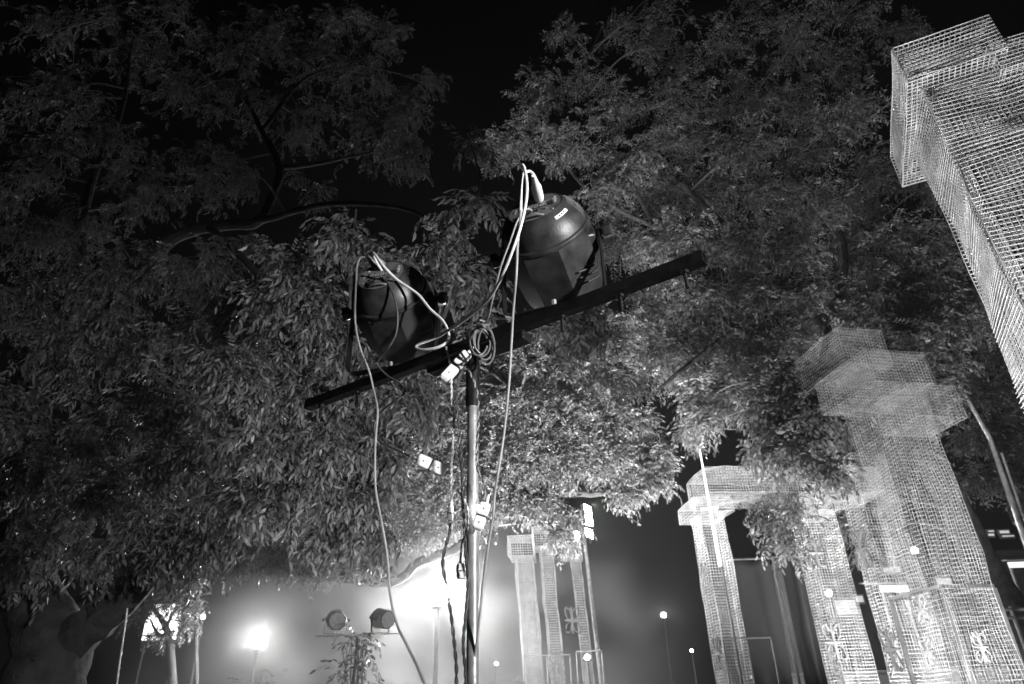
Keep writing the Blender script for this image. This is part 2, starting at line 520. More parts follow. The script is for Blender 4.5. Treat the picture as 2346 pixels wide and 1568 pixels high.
for (px, py, rp, Y, n) in [
    (1200, 850, 90, 9.0, 40), (1100, 900, 80, 9.2, 34), (1290, 880, 90, 9.0, 40), (1390, 850, 90, 9.3, 40), (1000, 950, 90, 9.3, 40), (900, 960, 90, 9.5, 40), (1440, 880, 70, 9.6, 30), (1180, 960, 80, 8.7, 40), (1290, 970, 80, 8.7, 40), (1390, 960, 85, 9.0, 44), (1455, 985, 55, 9.2, 24), (1080, 1010, 90, 9.0, 44), (980, 1060, 90, 9.2, 44), (860, 1060, 90, 9.5, 40), (1160, 1070, 80, 8.6, 40), (1280, 1060, 80, 8.7, 40), (1380, 1050, 75, 8.9, 38), (1460, 1080, 60, 9.1, 28), (1510, 1050, 42, 9.1, 16), (1508, 1110, 28, 9.0, 10), (1070, 1120, 80, 9.0, 36), (960, 1160, 80, 9.2, 36), (860, 1150, 80, 9.4, 34), (1180, 1160, 50, 8.7, 20), (1250, 1165, 36, 8.8, 12), (1300, 1200, 30, 8.9, 12), (1290, 1240, 22, 8.9, 8), (1440, 1145, 30, 9.0, 10), (1080, 1190, 56, 9.1, 22), (960, 1220, 50, 9.2, 18), (760, 1140, 80, 9.4, 32), (660, 1130, 80, 9.5, 32), (560, 1140, 70, 9.5, 26), (480, 1200, 60, 9.6, 18), (760, 1200, 60, 9.3, 22), (640, 1200, 40, 9.3, 12), (840, 1250, 50, 9.5, 14), (700, 1270, 40, 9.6, 10), (1120, 830, 60, 9.1, 20), (1000, 860, 70, 9.4, 26), (790, 1000, 80, 9.6, 34), (1250, 760, 70, 9.4, 26), (1400, 760, 80, 9.6, 32)]:
    T2_cl.append((px, py, rp, Y, n))
T2_cl += [(540, 1290, 45, 10.0, 16), (640, 1300, 40, 9.9, 14), (740, 1310, 40, 9.8, 12), (830, 1290, 36, 9.6, 10), (480, 1270, 50, 10.0, 16)]
make_tree('spreading_tree', 'brightly lit spreading tree arching over the big fog lamp in the centre', T2_limbs, T2_cl, TPL_FAR, 0.74, 'leaf_far', dens=2.1)

# right tree, behind the mesh colonnade: leaning trunk, tall dim crown
T3_limbs = [
    [(2420, 1720, 14.0, .5), (2370, 1500, 13.6, .42), (2290, 1370, 13.2, .34), (2235, 1265, 12.8, .29), (2150, 1090, 12.4, .25), (2040, 920, 12.0, .2), (1900, 755, 11.6, .16), (1820, 690, 11.4, .13), (1700, 560, 11.2, .09), (1560, 420, 11.2, .05)],
    [(2040, 920, 12.0, .15), (2060, 700, 12.0, .11), (2020, 500, 12.2, .08), (1950, 300, 12.4, .05), (1900, 150, 12.6, .03)],
    [(1900, 755, 11.6, .12), (1930, 560, 11.6, .09), (1800, 380, 11.8, .06), (1740, 200, 12.0, .035)],
    [(1700, 560, 11.2, .07), (1500, 520, 11.0, .05), (1330, 420, 11.2, .035), (1250, 280, 11.6, .02)],
    [(1820, 690, 11.4, .09), (1680, 760, 11.2, .06), (1560, 850, 11.0, .04), (1500, 900, 11.0, .02)],
    [(2040, 920, 12.0, .1), (1950, 950, 11.8, .07), (1850, 955, 11.6, .05), (1760, 990, 11.4, .03)],
    [(1900, 755, 11.6, .09), (1890, 800, 10.0, .06), (1870, 860, 8.8, .04), (1840, 940, 8.2, .025), (1830, 1040, 8.2, .012)],
    [(1380, 60, 12.5, .03), (1340, 180, 12.0, .035), (1400, 330, 11.6, .04), (1500, 520, 11.0, .045)],
]
T3_cl = []
for (px, py, rp, n) in [
    (1300, 70, 60, 10), (1430, 90, 70, 14), (1560, 20, 80, 14), (1960, 20, 80, 16), (2130, 170, 80, 20), (2140, 300, 80, 22), (2140, 430, 80, 24), (2190, 560, 80, 26), (2230, 660, 70, 22), (2290, 700, 70, 22), (1240, 200, 80, 18), (1330, 170, 60, 12), (1400, 250, 90, 26), (1230, 300, 70, 18), (1310, 330, 80, 26), (1440, 360, 90, 34), (1160, 350, 70, 24), (1540, 110, 80, 18), (1560, 220, 90, 28), (1560, 330, 90, 32), (1660, 110, 90, 22), (1680, 230, 90, 30), (1700, 340, 90, 34), (1800, 120, 90, 24), (1820, 240, 90, 32), (1840, 360, 90, 34), (1930, 140, 90, 26), (1950, 270, 90, 32), (1990, 400, 80, 30), (1960, 500, 90, 34), (2060, 80, 80, 18), (1850, 40, 90, 18), (1700, 20, 80, 14), (1400, 460, 90, 34), (1510, 460, 90, 36), (1630, 450, 90, 36), (1750, 470, 90, 36), (1870, 480, 90, 36), (1440, 570, 90, 36), (1560, 570, 90, 38), (1680, 580, 90, 38), (1800, 590, 90, 38), (1930, 610, 90, 38), (2060, 560, 90, 36), (2100, 660, 90, 36), (2010, 690, 90, 38), (1500, 680, 80, 34), (1600, 690, 90, 40), (1710, 700, 90, 40), (1830, 700, 80, 34), (1930, 740, 80, 34), (1480, 780, 80, 30), (1570, 800, 80, 38), (1680, 800, 90, 42), (1790, 810, 90, 42), (1900, 830, 90, 40), (2020, 800, 90, 38), (2120, 780, 80, 34), (2200, 740, 70, 26), (2160, 860, 60, 24), (1530, 860, 40, 14), (1610, 880, 55, 26), (1720, 890, 80, 38), (1820, 910, 80, 38), (1930, 930, 80, 38), (2040, 910, 80, 36), (2120, 930, 60, 26), (1670, 930, 40, 16), (1600, 950, 34, 16), (1590, 1000, 22, 10), (1790, 970, 55, 24), (1870, 1010, 70, 34), (1970, 1030, 70, 34), (2070, 1010, 70, 30), (1740, 1050, 30, 10), (1810, 1060, 50, 24), (1890, 1085, 40, 18), (2000, 1110, 60, 24), (1760, 1210, 45, 12), (1800, 1260, 40, 10), (1820, 1180, 30, 8), (1900, 1200, 60, 16), (1980, 1250, 50, 12)]:
    T3_cl.append((px, py, rp, RNG.uniform(10.6, 12.2), n))
T3_cl += [(1800, 870, 60, 8.4, 26), (1850, 950, 60, 8.2, 26), (1770, 940, 50, 8.4, 20), (1830, 1030, 48, 8.2, 20), (1890, 1080, 34, 8.2, 12), (1760, 1030, 34, 8.5, 10), (1900, 880, 50, 8.3, 16), (1950, 960, 46, 8.3, 14), (2130, 930, 50, 8.6, 16), (2070, 900, 46, 8.6, 14), (1600, 930, 30, 9.6, 14), (1592, 985, 22, 9.6, 9), (1640, 905, 36, 9.6, 14)]
make_tree('towering_tree', 'towering tree with a leaning trunk behind the mesh colonnade on the right', T3_limbs, T3_cl, TPL_FAR, 1.2, 'leaf_far', dens=1.35)

# dark tree far right behind the near column
T4_limbs = [
    [(2500, 1700, 19, .3), (2450, 1400, 19, .26), (2400, 1150, 19, .2), (2350, 950, 19, .12), (2300, 800, 19, .06)],
    [(2400, 1150, 19, .12), (2300, 1050, 18.6, .07), (2250, 950, 18.4, .04)],
]
T4_cl = [(2280, 800, 60, 18.5, 30), (2330, 900, 60, 18.6, 30), (2250, 900, 60, 18.4, 26), (2290, 1000, 60, 18.4, 28), (2340, 1060, 50, 18.6, 24), (2220, 1010, 45, 18.2, 16), (2260, 1100, 50, 18.3, 18), (2210, 1120, 40, 18.2, 12), (2340, 1150, 40, 18.8, 14), (2400, 800, 80, 18.8, 30), (2400, 1000, 80, 18.8, 30)]
make_tree('distant_tree', 'dim tree beyond the tall mesh column at the far right edge', T4_limbs, T4_cl, TPL_FAR, 1.6, 'leaf_far', dens=1.3)
# small tree in front of the bright sign, lower left
T5_limbs = [
    [(400, 1720, 17, .12), (395, 1568, 17, .10), (388, 1470, 17, .085), (370, 1420, 17, .06), (345, 1385, 17, .04), (330, 1350, 17, .02)],
    [(388, 1470, 17, .06), (360, 1450, 17, .04), (345, 1420, 17, .02)],
    [(380, 1440, 17, .05), (400, 1400, 17, .03), (425, 1385, 17, .015)],
    [(455, 1720, 17.5, .05), (450, 1480, 17.5, .045), (455, 1390, 17.5, .02)],
]
T5_cl = [(330, 1385, 30, 17, 14), (365, 1375, 26, 17, 12), (405, 1395, 30, 17, 14), (440, 1400, 26, 17, 12), (350, 1465, 24, 17, 9), (430, 1430, 22, 17, 8), (395, 1450, 20, 17, 6), (300, 1420, 24, 17, 8), (370, 1330, 34, 17, 12), (440, 1350, 34, 17, 12)]
make_tree('small_tree', 'small bare-stemmed tree silhouetted against the bright lit sign at lower left', T5_limbs, T5_cl, TPL_FAR, 1.0, 'leaf_far', dens=1.0)

# shrubs whose lit tips show along the bottom edge
def shrub(px, py, rp, Y, n, label):
    c = atY(px, py, Y)
    root = thing('shrub', label, 'shrub', 'shrubs in the fog')
    r = rp * axial(c) / FPX
    sm = MB()
    bases = []; dirs = []
    for k in range(n):
        tp = c + rand_dir(1)[0] * np.array([r, r, r * 0.7]) * RNG.uniform(.3, 1)
        b = np.array([c[0] + RNG.normal(0, .1), c[1] + RNG.normal(0, .1), 0])
        S = spline([b, (b + tp) / 2 + RNG.normal(0, .1, 3), tp], n=4)
        sm.tube(S, np.linspace(.014, .004, len(S)), 4, caps=False)
        nl = 9
        pts = np.array([S[RNG.integers(len(S) // 2, len(S))] for _ in range(nl)]) + RNG.normal(0, .05, (nl, 3))
        bases.append(pts); dirs.append(rand_dir(nl))
    o = sm.build('stem', 'twig', root); o['kind'] = 'stuff'
    V, T = scatter_leaves(np.vstack(bases), np.vstack(dirs), TPL_FAR, 1.0)
    raw_mesh('foliage', V, T, 'leaf_far', root, kind='stuff')
shrub(590, 1560, 36, 13.0, 14, 'bright-tipped shrub below the smaller glowing globe lamp')
shrub(815, 1470, 42, 9.0, 14, 'small leafy shrub left of the fog lamp under the round stage lights')
shrub(1200, 1580, 30, 14.0, 10, 'low shrub at the foot of the leaning mesh columns')

# ------------------------------------------------------------------ wire mesh columns
def wires(N_, K, A, B, Nrm, r, n=3):
    """N_ wires of K points: P (N_,K,3) -> tubes with n sides"""
    pass
def wire_panel(name, P0, U, V, cell, r, mat, parent, amp=0.012, seed=0, seg=0.35, part=True):
    P0 = np.asarray(P0, float); U = np.asarray(U, float); V = np.asarray(V, float)
    lu, lv = np.linalg.norm(U), np.linalg.norm(V)
    nu, nv = max(1, int(round(lu / cell))), max(1, int(round(lv / cell)))
    nr = np.cross(U, V); nr /= np.linalg.norm(nr)
    rg = np.random.default_rng(seed + 5)
    ph = rg.uniform(0, 6.28, 8); fr = rg.uniform(2.0, 7.0, 8)
    def disp(u, v):
        x = u * lu; y = v * lv
        return amp * (np.sin(fr[0] * x + fr[1] * y + ph[0]) + .7 * np.sin(fr[2] * y - fr[3] * x * 1.3 + ph[1]) + .5 * np.sin(2.3 * fr[4] * y + ph[2]))
    VV = []; FF = []; off = 0
    for (n_, along, k_len) in ((nv, 'u', lu), (nu, 'v', lv)):
        K = max(2, int(k_len / seg) + 1)
        t = np.linspace(0, 1, K)
        s = np.arange(n_ + 1) / n_
        s = s + rg.normal(0, 0.03, n_ + 1) / n_
        miss = rg.uniform(size=n_ + 1) < 0.006
        miss[0] = miss[-1] = False
        s = s[~miss]
        if along == 'u':
            uu, vv = np.meshgrid(t, s)
            d, e = U / lu, V / lv
        else:
            vv, uu = np.meshgrid(t, s)
            d, e = V / lv, U / lu
        sag = rg.normal(0, 0.035, uu.shape) * cell
        P = P0 + uu[..., None] * U + vv[..., None] * V + disp(uu, vv)[..., None] * nr + sag[..., None] * e
        rings = []
        for j in range(3):
            a = 2 * math.pi * j / 3 + .5
            rings.append(P + r * (math.cos(a) * nr + math.sin(a) * e))
        R = np.stack(rings, 2)
        m = len(s)
        VV.append(R.reshape(-1, 3))
        w = np.arange(m)[:, None, None] * K * 3 + np.arange(K - 1)[None, :, None] * 3
        q = []
        for j in range(3):
            a = w + j; b = w + (j + 1) % 3
            q.append(np.concatenate([a, b, b + 3, a + 3], -1).reshape(-1, 4))
        F = np.vstack(q) + off
        FF.append(F)
        off += m * K * 3
    return raw_mesh(name, np.vstack(VV), np.vstack(FF), mat, parent, kind='stuff')

def mesh_box(parent, near, u, v, z0, z1, cell, r, name='wire_mesh_panel', mat='wire', lean=(0, 0), seed=0, faces='uvUVtb', amp=0.012, inner=0.0):
    """box of wire mesh: near corner (x,y), horizontal edge vectors u and v"""
    near = np.asarray(near, float); u = np.asarray(u, float); v = np.asarray(v, float)
    def P(a, b, z):
        xy = near + a * u + b * v + np.asarray(lean, float) * z
        return np.array([xy[0], xy[1], z])
    def face(p, q, rr, sd):
        wire_panel(name, p, q - p, rr - p, cell, r, mat, parent, amp, sd)
    if 'u' in faces: face(P(0, 0, z0), P(1, 0, z0), P(0, 0, z1), seed)
    if 'v' in faces: face(P(0, 0, z0), P(0, 1, z0), P(0, 0, z1), seed + 1)
    if 'U' in faces: face(P(0, 1, z0), P(1, 1, z0), P(0, 1, z1), seed + 2)
    if 'V' in faces: face(P(1, 0, z0), P(1, 1, z0), P(1, 0, z1), seed + 3)
    if 't' in faces: face(P(0, 0, z1), P(1, 0, z1), P(0, 1, z1), seed + 4)
    if 'b' in faces: face(P(0, 0, z0), P(1, 0, z0), P(0, 1, z0), seed + 5)
    if inner:
        i = inner
        face(P(i, i, z0), P(1 - i, i, z0), P(i, i, z1), seed + 6)
        face(P(i, i, z0), P(i, 1 - i, z0), P(i, i, z1), seed + 7)
        face(P(i, 1 - i, z0), P(1 - i, 1 - i, z0), P(i, 1 - i, z1), seed + 8)

def flower(parent, c, ux, uz, s, seed=0):
    """butterfly-like four petal ornament of bent pale wire, fixed on a column face"""
    rg = np.random.default_rng(seed)
    c = np.asarray(c, float); ux = np.asarray(ux, float); uz = np.asarray(uz, float)
    n = np.cross(ux, uz)
    m = MB()
    for sx in (-1, 1):
        for sz in (-1, 1):
            cx, cz = sx * .15 * s, sz * .26 * s
            an = math.radians(22) * sx * sz
            pts = []
            for k in range(15):
                a = 2 * math.pi * k / 14
                x, z = .11 * s * math.cos(a), .24 * s * math.sin(a)
                jx = 1 + rg.normal(0, .14)
                xx, zz = x * math.cos(an) + z * math.sin(an), -x * math.sin(an) + z * math.cos(an)
                pts.append(c + ux * (cx + xx * jx) + uz * (cz + zz * jx) + n * rg.normal(0, .004))
            m.tube(pts, [.026 * s * rg.uniform(.5, 1.7) for _ in pts], 5, caps=False)
    m.tube([c - uz * .5 * s, c, c + uz * .5 * s], [.03 * s, .07 * s, .03 * s], 5)
    m.tube([c - ux * .3 * s, c, c + ux * .3 * s], [.03 * s, .07 * s, .03 * s], 5)
    return m.build('flower_ornament', 'plaster', parent, smooth=True)

def unit(v):
    v = np.asarray(v, float)
    return v / np.linalg.norm(v)

# near column at the right edge
NC = thing('mesh_column', 'close-up wire mesh column with a boxy capital at the right edge', 'column', 'wire mesh columns')
a_d, b_d = np.array([.911, -.411]), np.array([.411, .911])
V7 = np.array([2.64, 3.10])
mesh_box(NC, V7, a_d * .56, b_d * 1.12, 5.1, 5.42, .0315, .0030, 'capital_panel', seed=10, inner=.12)
mesh_box(NC, V7 + a_d * .50 + b_d * .05, a_d * .9, b_d * .95, 4.98, 5.22, .0315, .0030, 'capital_panel', seed=20)
sh = V7 + a_d * .08 + b_d * .10
mesh_box(NC, sh, a_d * .80, b_d * .62, 0.02, 5.09, .0315, .0030, seed=30, faces='uvUV', inner=.1, amp=.016)

# tall column D
r_d, k_d = unit((.98, .19)), unit((-.20, .98))
k_s = unit((-.03, 1.0))
DC = thing('mesh_column', 'tallest wide mesh column of the colonnade, with a stepped double capital', 'column', 'wire mesh columns')
D0 = np.array([4.09, 7.0])
mesh_box(DC, D0, r_d * .58, k_s * .78, .02, 4.68, .042, .0013, seed=50, faces='uvUV', amp=.018)
mesh_box(DC, np.array([3.96, 6.84]), r_d * .78, k_d * .95, 4.70, 5.10, .042, .0013, 'capital_panel', seed=60)
mesh_box(DC, np.array([3.93, 7.20]), r_d * .62, k_d * 1.7, 5.12, 5.6, .042, .0013, 'upper_block_panel', seed=70)
mesh_box(DC, D0 + r_d * .5 + k_d * .1, r_d * .62, k_d * .6, 4.42, 4.82, .042, .0013, 'side_block_panel', seed=75)
# dark steel frame standing inside the foot of the column
fr = MB()
def vpost(m, xy, z0, z1, w):
    m.bar((xy[0], xy[1], z0), (xy[0], xy[1], z1), w, w, up=(1, 0, 0))
cs = [D0 + r_d * .02 + k_d * .02, D0 + r_d * .60 + k_d * .02, D0 + r_d * .02 + k_d * .78, D0 + r_d * .60 + k_d * .78]
for q, cxy in enumerate(cs):
    pm = MB(); vpost(pm, cxy, 0.02, 2.55, .035)
    pm.build('frame_post', 'dark_metal', DC)
for (i, j) in ((0, 1), (0, 2), (1, 3), (2, 3)):
    pm = MB(); pm.bar((*cs[i], 2.57), (*cs[j], 2.57), .03, .03); pm.build('frame_rail', 'dark_metal', DC)

# column C between D and the portal
CC = thing('mesh_column', 'narrow mesh column just left of the tallest one, with flower ornaments', 'column', 'wire mesh columns')
C0 = np.array([4.75, 9.30])
mesh_box(CC, C0, r_d * .55, k_s * .55, .02, 4.75, .045, .0026, seed=80, faces='uvUV', amp=.016)
# portal columns A and B with beam
r2, k2 = unit((.99, .10)), unit((-.10, .995))
AC = thing('mesh_column', 'leftmost portal mesh column carrying the broken end of the beam', 'column', 'wire mesh columns')
A0 = np.array([2.98, 11.05])
mesh_box(AC, A0, r2 * .37, k2 * .52, .02, 4.42, .045, .0024, seed=90, faces='uvUV', amp=.014)
mesh_box(AC, A0 - r2 * .12 - k2 * .1, r2 * .62, k2 * .86, 4.42, 4.66, .045, .0024, 'capital_panel', seed=95)
BC = thing('mesh_column', 'portal mesh column under the right end of the beam, with flower ornaments', 'column', 'wire mesh columns')
B0 = np.array([4.70, 11.15])
mesh_box(BC, B0, r2 * .50, k2 * .52, .02, 4.42, .045, .0024, seed=100, faces='uvUV', amp=.014)
mesh_box(BC, B0 - r2 * .14 - k2 * .1, r2 * .74, k2 * .8, 4.42, 4.66, .045, .0024, 'capital_panel', seed=105)
PB = thing('mesh_beam', 'horizontal wire mesh beam lying across the two portal columns', 'beam')
mesh_box(PB, (3.08, 10.79), r2 * 3.0, k2 * .93, 4.68, 5.1, .045, .0024, seed=110, amp=.02)

def on_face(near, ud, lu, out_d, a, z):
    xy = near + ud * lu * a + out_d * -.02
    return np.array([xy[0], xy[1], z])
uz = np.array([0, 0, 1.0])
def xyz(d): return np.array([d[0], d[1], 0.0])
# flowers on B, C, D, A
for (par, near, ud, lu, od, a, z, s, sd) in (
    (BC, B0, r2, .5, k2, -.1, 2.45, .5, 1), (BC, B0, r2, .5, k2, .0, 3.75, .46, 2),
    (CC, C0, k_d, .55, r_d, .45, 2.2, .5, 3), (CC, C0, k_d, .55, r_d, .5, 3.45, .5, 4),
    (DC, D0, r_d, .62, k_d, .32, 2.02, .27, 5), (DC, D0, k_d, .8, r_d, .4, 2.4, .28, 6), (DC, D0, k_d, .8, r_d, .5, 2.02, .25, 12),
    (AC, A0, k2, .52, r2, .4, 2.35, .44, 7), (AC, A0, k2, .52, r2, .5, 3.5, .34, 8)):
    c = on_face(near, ud, lu, od, a, z)
    flower(par, c, xyz(ud), uz, s, sd)

# leaning centre group E
lean = np.array([-.045, 0.0])
EG = [
    ('plaster-pale mesh column of the leaning group, nearest the light stand pole', (.12, 14.6), .36, .5, 4.55, .024, .0028, 120),
    ('middle mesh column of the leaning group in front of the floodlight mast', (.65, 14.9), .27, .45, 4.8, .05, .0032, 130),
    ('right mesh column of the leaning group beside the floodlight mast', (1.28, 14.7), .2, .42, 4.55, .05, .0034, 140)]
ECOL = []
rE, kE = unit((1, .02)), unit((.10, 1))
for lab, n0, su, sv, h, cell, rr, sd in EG:
    e = thing('mesh_column', lab, 'column', 'wire mesh columns')
    n0 = np.array(n0)
    mesh_box(e, n0, rE * su, kE * sv, .02, h, cell, rr, seed=sd, faces='uvUV', lean=lean, inner=.1 if sd != 120 else 0)
    mesh_box(e, n0 - rE * .12 - kE * .1, rE * (su + .16), kE * (sv + .2), h + .01, h + .42, .05, .0045, 'capital_panel', seed=sd + 5, lean=lean)
    ECOL.append((e, n0))
flower(ECOL[2][0], np.array([1.28 - .045 * 3.3 - .1, 14.66, 3.3]), np.array([1, 0, 0]), uz, .5, 9)
flower(ECOL[1][0], np.array([.65 - .045 * 2.5 + .14, 14.86, 2.5]), np.array([1, 0, 0]), uz, .5, 10)

# thin bright mast with a cross piece in front of the portal column
mp = MB()
top = atY(1603, 1030, 10.4); bot = atY(1650, 1297, 10.4)
CM = thing('light_tube_mast', 'thin glowing white mast with a short crosspiece in front of the leftmost portal column', 'mast')
mp.tube([[bot[0], 10.4, bot[2]], [(bot[0] + top[0]) / 2 + .0, 10.4, (bot[2] + top[2]) / 2], [top[0], 10.4, top[2]]], [.026, .020, .011], 8)
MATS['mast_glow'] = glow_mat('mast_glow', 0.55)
mp.build('tube', 'mast_glow', CM, smooth=True)
mp = MB(); c = atY(1627, 1167, 10.38)
mp.bar(c + np.array([-.14, 0, 0]), c + np.array([.12, 0, .02]), .03, .03); mp.build('crosspiece', 'mast_glow', CM)
mp = MB(); mp.tube([[bot[0] + .05, 10.46, 0], [bot[0] + .04, 10.46, bot[2] - .05], [bot[0], 10.45, bot[2] + .3], [(top[0]+bot[0])/2, 10.45, (top[2]+bot[2])/2]], .014, 6)
mp.build('support_rod', 'dark_metal', CM)

# dark cloth drapes hung behind the portal
def drape(x0, x1, zt, Y, label, seed):
    rg = np.random.default_rng(seed)
    nx, nz = 60, 30
    V = []
    fr_ = rg.uniform(6, 16, 4); ph_ = rg.uniform(0, 6.28, 4)
    for iz in range(nz + 1):
        t = iz / nz
        for ix in range(nx + 1):
            s = ix / nx
            x = x0 + (x1 - x0) * s
            d = .05 * math.sin(fr_[0] * x + ph_[0] + 1.2 * t) + .035 * math.sin(1.9 * fr_[1] * x + ph_[1] - 2 * t) + .03 * math.sin(fr_[2] * (x + .6 * t) + ph_[2]) * t
            V.append((x + .02 * math.sin(5 * t + ph_[3]), Y + d * (.3 + .9 * t), zt * (1 - t) + .04 + .03 * math.sin(3 * math.pi * s) * (1 - t)))
    F = [(j * (nx + 1) + i, j * (nx + 1) + i + 1, (j + 1) * (nx + 1) + i + 1, (j + 1) * (nx + 1) + i) for j in range(nz) for i in range(nx)]
    root = thing('cloth_drape', label, 'drape', 'dark drapes behind the portal')
    o = raw_mesh('cloth', np.array(V), np.array(F), 'dark_cloth', root, smooth=True)
    sm = o.modifiers.new('thick', 'SOLIDIFY'); sm.thickness = .006
    rm = MB(); rm.tube([(x0 - .1, Y, zt + .06), (x1 + .1, Y, zt + .06)], .02, 8); rm.build('rail', 'dark_metal', root, smooth=True)
    for xx in (x0 - .08, x1 + .08):
        rm = MB(); rm.tube([(xx, Y, 0), (xx, Y, zt + .06)], .02, 8); rm.build('upright', 'dark_metal', root, smooth=True)
p1 = atY(1690, 1290, 12.6); p2 = atY(1765, 1283, 12.6); p3 = atY(1800, 1280, 12.6)
drape(p1[0] - .1, p2[0] - .04, p1[2], 12.6, 'dark creased cloth drape hanging beside the leftmost portal column', 3)
drape(p2[0] + .2, p3[0] + .48, p3[2], 12.75, 'dark cloth drape hanging left of the right portal column', 8)

# thin barrier frames
def barrier(pts_px, Y, label, mid=1):
    root = thing('barrier', label, 'barrier', 'thin metal barriers')
    A_, B_ = atY(*pts_px[0], Y), atY(*pts_px[1], Y)
    zt = (A_[2] + B_[2]) / 2
    m = MB(); m.tube([(A_[0], Y, zt), (B_[0], Y, zt)], .012, 8); m.build('top_rail', 'thin_steel', root, smooth=True)
    n = mid + 2
    for k in range(n):
        x = A_[0] + (B_[0] - A_[0]) * k / (n - 1)
        m = MB(); m.tube([(x, Y, 0), (x, Y, zt - .02)], .011, 8); m.build('post', 'thin_steel', root, smooth=True)
barrier([(1655, 1465), (1765, 1460)], 11.6 - 1.0, 'thin pale barrier frame in front of the dark drapes', 1)
barrier([(1320, 1494), (1378, 1490)], 13.6, 'thin white barrier frame beside the right leaning column', 1)
barrier([(1200, 1507), (1305, 1497)], 13.9, 'thin barrier rail crossing the leaning mesh columns', 1)

# ------------------------------------------------------------------ lamps of the place
def globe_lamp(px, py, Y, r, power, label, group='globe street lamps'):
    c = atY(px, py, Y)
    root = thing('street_lamp', label, 'street lamp', group)
    m = MB()
    prof = []
    for k in range(13):
        a = -math.pi / 2 + math.pi * k / 12
        prof.append((c[2] + r * math.sin(a), max(.01, r * math.cos(a))))
    m.lathe(prof, 20, o=(c[0], c[1], 0))
    nm = 'globe_%d' % int(px)
    glow_mat(nm, power / (math.pi * 4 * math.pi * r * r))
    m.build('globe', nm, root, smooth=True)
    m = MB(); m.tube([(c[0], c[1], 0), (c[0], c[1], 1.0), (c[0], c[1], c[2] - r * .95)], [.06, .045, .035], 10); m.build('post', 'dark_metal', root, smooth=True)
    m = MB(); m.lathe([(c[2] - r * 1.15, .04), (c[2] - r * 1.02, .09), (c[2] - r * .9, .1)], 12, o=(c[0], c[1], 0)); m.build('collar', 'dark_metal', root, smooth=True)
    m = MB(); m.lathe([(0, .16), (.12, .15), (.2, .08), (.5, .07)], 14, o=(c[0], c[1], 0)); m.build('base', 'dark_metal', root, smooth=True)
    return c
globe_lamp(1002, 1362, 11.0, .19, 1250, 'big glaring globe lamp in the fog left of the light stand pole')
globe_lamp(590, 1471, 17.0, .14, 1300, 'smaller glowing globe lamp between the small tree and the round stage lights')
globe_lamp(1520, 1410, 27.0, .075, 1500, 'distant globe lamp in the dark gap left of the portal')
globe_lamp(1899, 1360, 19.0, .07, 90, 'small lamp shining through the right portal column')
globe_lamp(2095, 1262, 18.0, .075, 120, 'small lamp shining through the tallest mesh column')
globe_lamp(1585, 1491, 34.0, .06, 25, 'tiny far lamp at the foot of the leftmost portal column')
globe_lamp(1137, 1521, 30.0, .06, 20, 'tiny far lamp right beside the light stand pole')
globe_lamp(1345, 1507, 13.2, .045, 12, 'small lamp glowing inside the right leaning column')
globe_lamp(465, 1344 + 70, 22.0, .06, 14, 'tiny lamp beside the bright sign behind the small tree')

# floodlight mast
FM = thing('floodlight_mast', 'leaning mast with bright floodlight panels above the right mesh column', 'mast')
b_ = atY(1395, 1640, 15.6); t_ = atY(1331, 1170, 15.6)
b_[2] = 0
m = MB(); m.tube([b_, b_ + (t_ - b_) * .45, t_], [.06, .05, .035], 10); m.build('mast_tube', 'galvanised', FM, smooth=True)
m = MB(); m.tube([b_ + np.array([.09, 0, 0]), b_ + (t_ - b_) * .5 + np.array([.05, 0, 0])], .012, 6); m.build('mast_cable', 'dark_cord', FM, smooth=True)
glow_mat('flood_face', 1300.0)
for k, (px, py) in enumerate(((1347, 1168), (1350, 1192), (1350, 1222), (1322, 1226))):
    c = atY(px, py, 15.4)
    nrm = unit((.85, -.5, .1)) if k != 3 else unit((-.2, -.9, -.3))
    sx = unit(np.cross(nrm, [0, 0, 1])); sy = np.cross(sx, nrm)
    w, h = (.15, .085) if k < 3 else (.05, .07)
    fl = MB(); fl.box(c - nrm * .05, sx * (w + .015), sy * (h + .015), nrm * .04); fo = fl.build('floodlight', 'dark_metal', FM)
    fl = MB(); fl.box(c, sx * w, sy * h, nrm * .004); fl.build('glass', 'flood_face', fo)

# tall slim post far right
TP = thing('lamp_post', 'tall slim pale post crossing the dark gap at the far right', 'post')
p0 = atY(2350, 1245, 12.0); p1 = atY(2268, 1005, 12.0)
m = MB(); m.tube([(p0[0] + .05, 12.0, 0), (p0[0], 12.0, p0[2]), (p1[0], 12.0, p1[2]), (p1[0] - .2, 12.0, p1[2] + 1.2)], [.06, .05, .04, .03], 10); m.build('shaft', 'galvanised', TP, smooth=True)
m = MB(); m.tube([(p0[0] + .13, 11.95, 0), (p0[0] + .08, 11.95, p0[2]), (p1[0] + .07, 11.95, p1[2] - .3)], .02, 8); m.build('conduit', 'galvanised', TP, smooth=True)

# two round stage lights on a stand in the fog, left of the big lamp
# (built below with the PAR prototype)

# bright sign behind the small tree
SG = thing('lit_sign', 'bright lit board glowing through the small tree at lower left', 'sign')
glow_mat('sign_face', 3.0)
c = atY(372, 1425, 24.0)
m = MB(); m.box((c[0], 24.0, c[2]), (.55, 0, 0), (0, .03, 0), (0, 0, .55)); m.build('board', 'sign_face', SG, bevel=.02)
m = MB(); m.box((c[0], 24.06, c[2]), (.60, 0, 0), (0, .03, 0), (0, 0, .60)); m.build('backing', 'dark_metal', SG)
for s in (-1, 1):
    m = MB(); m.tube([(c[0] + s * .5, 24.13, 0), (c[0] + s * .5, 24.13, c[2] + .5)], .04, 8); m.build('leg', 'dark_metal', SG, smooth=True)
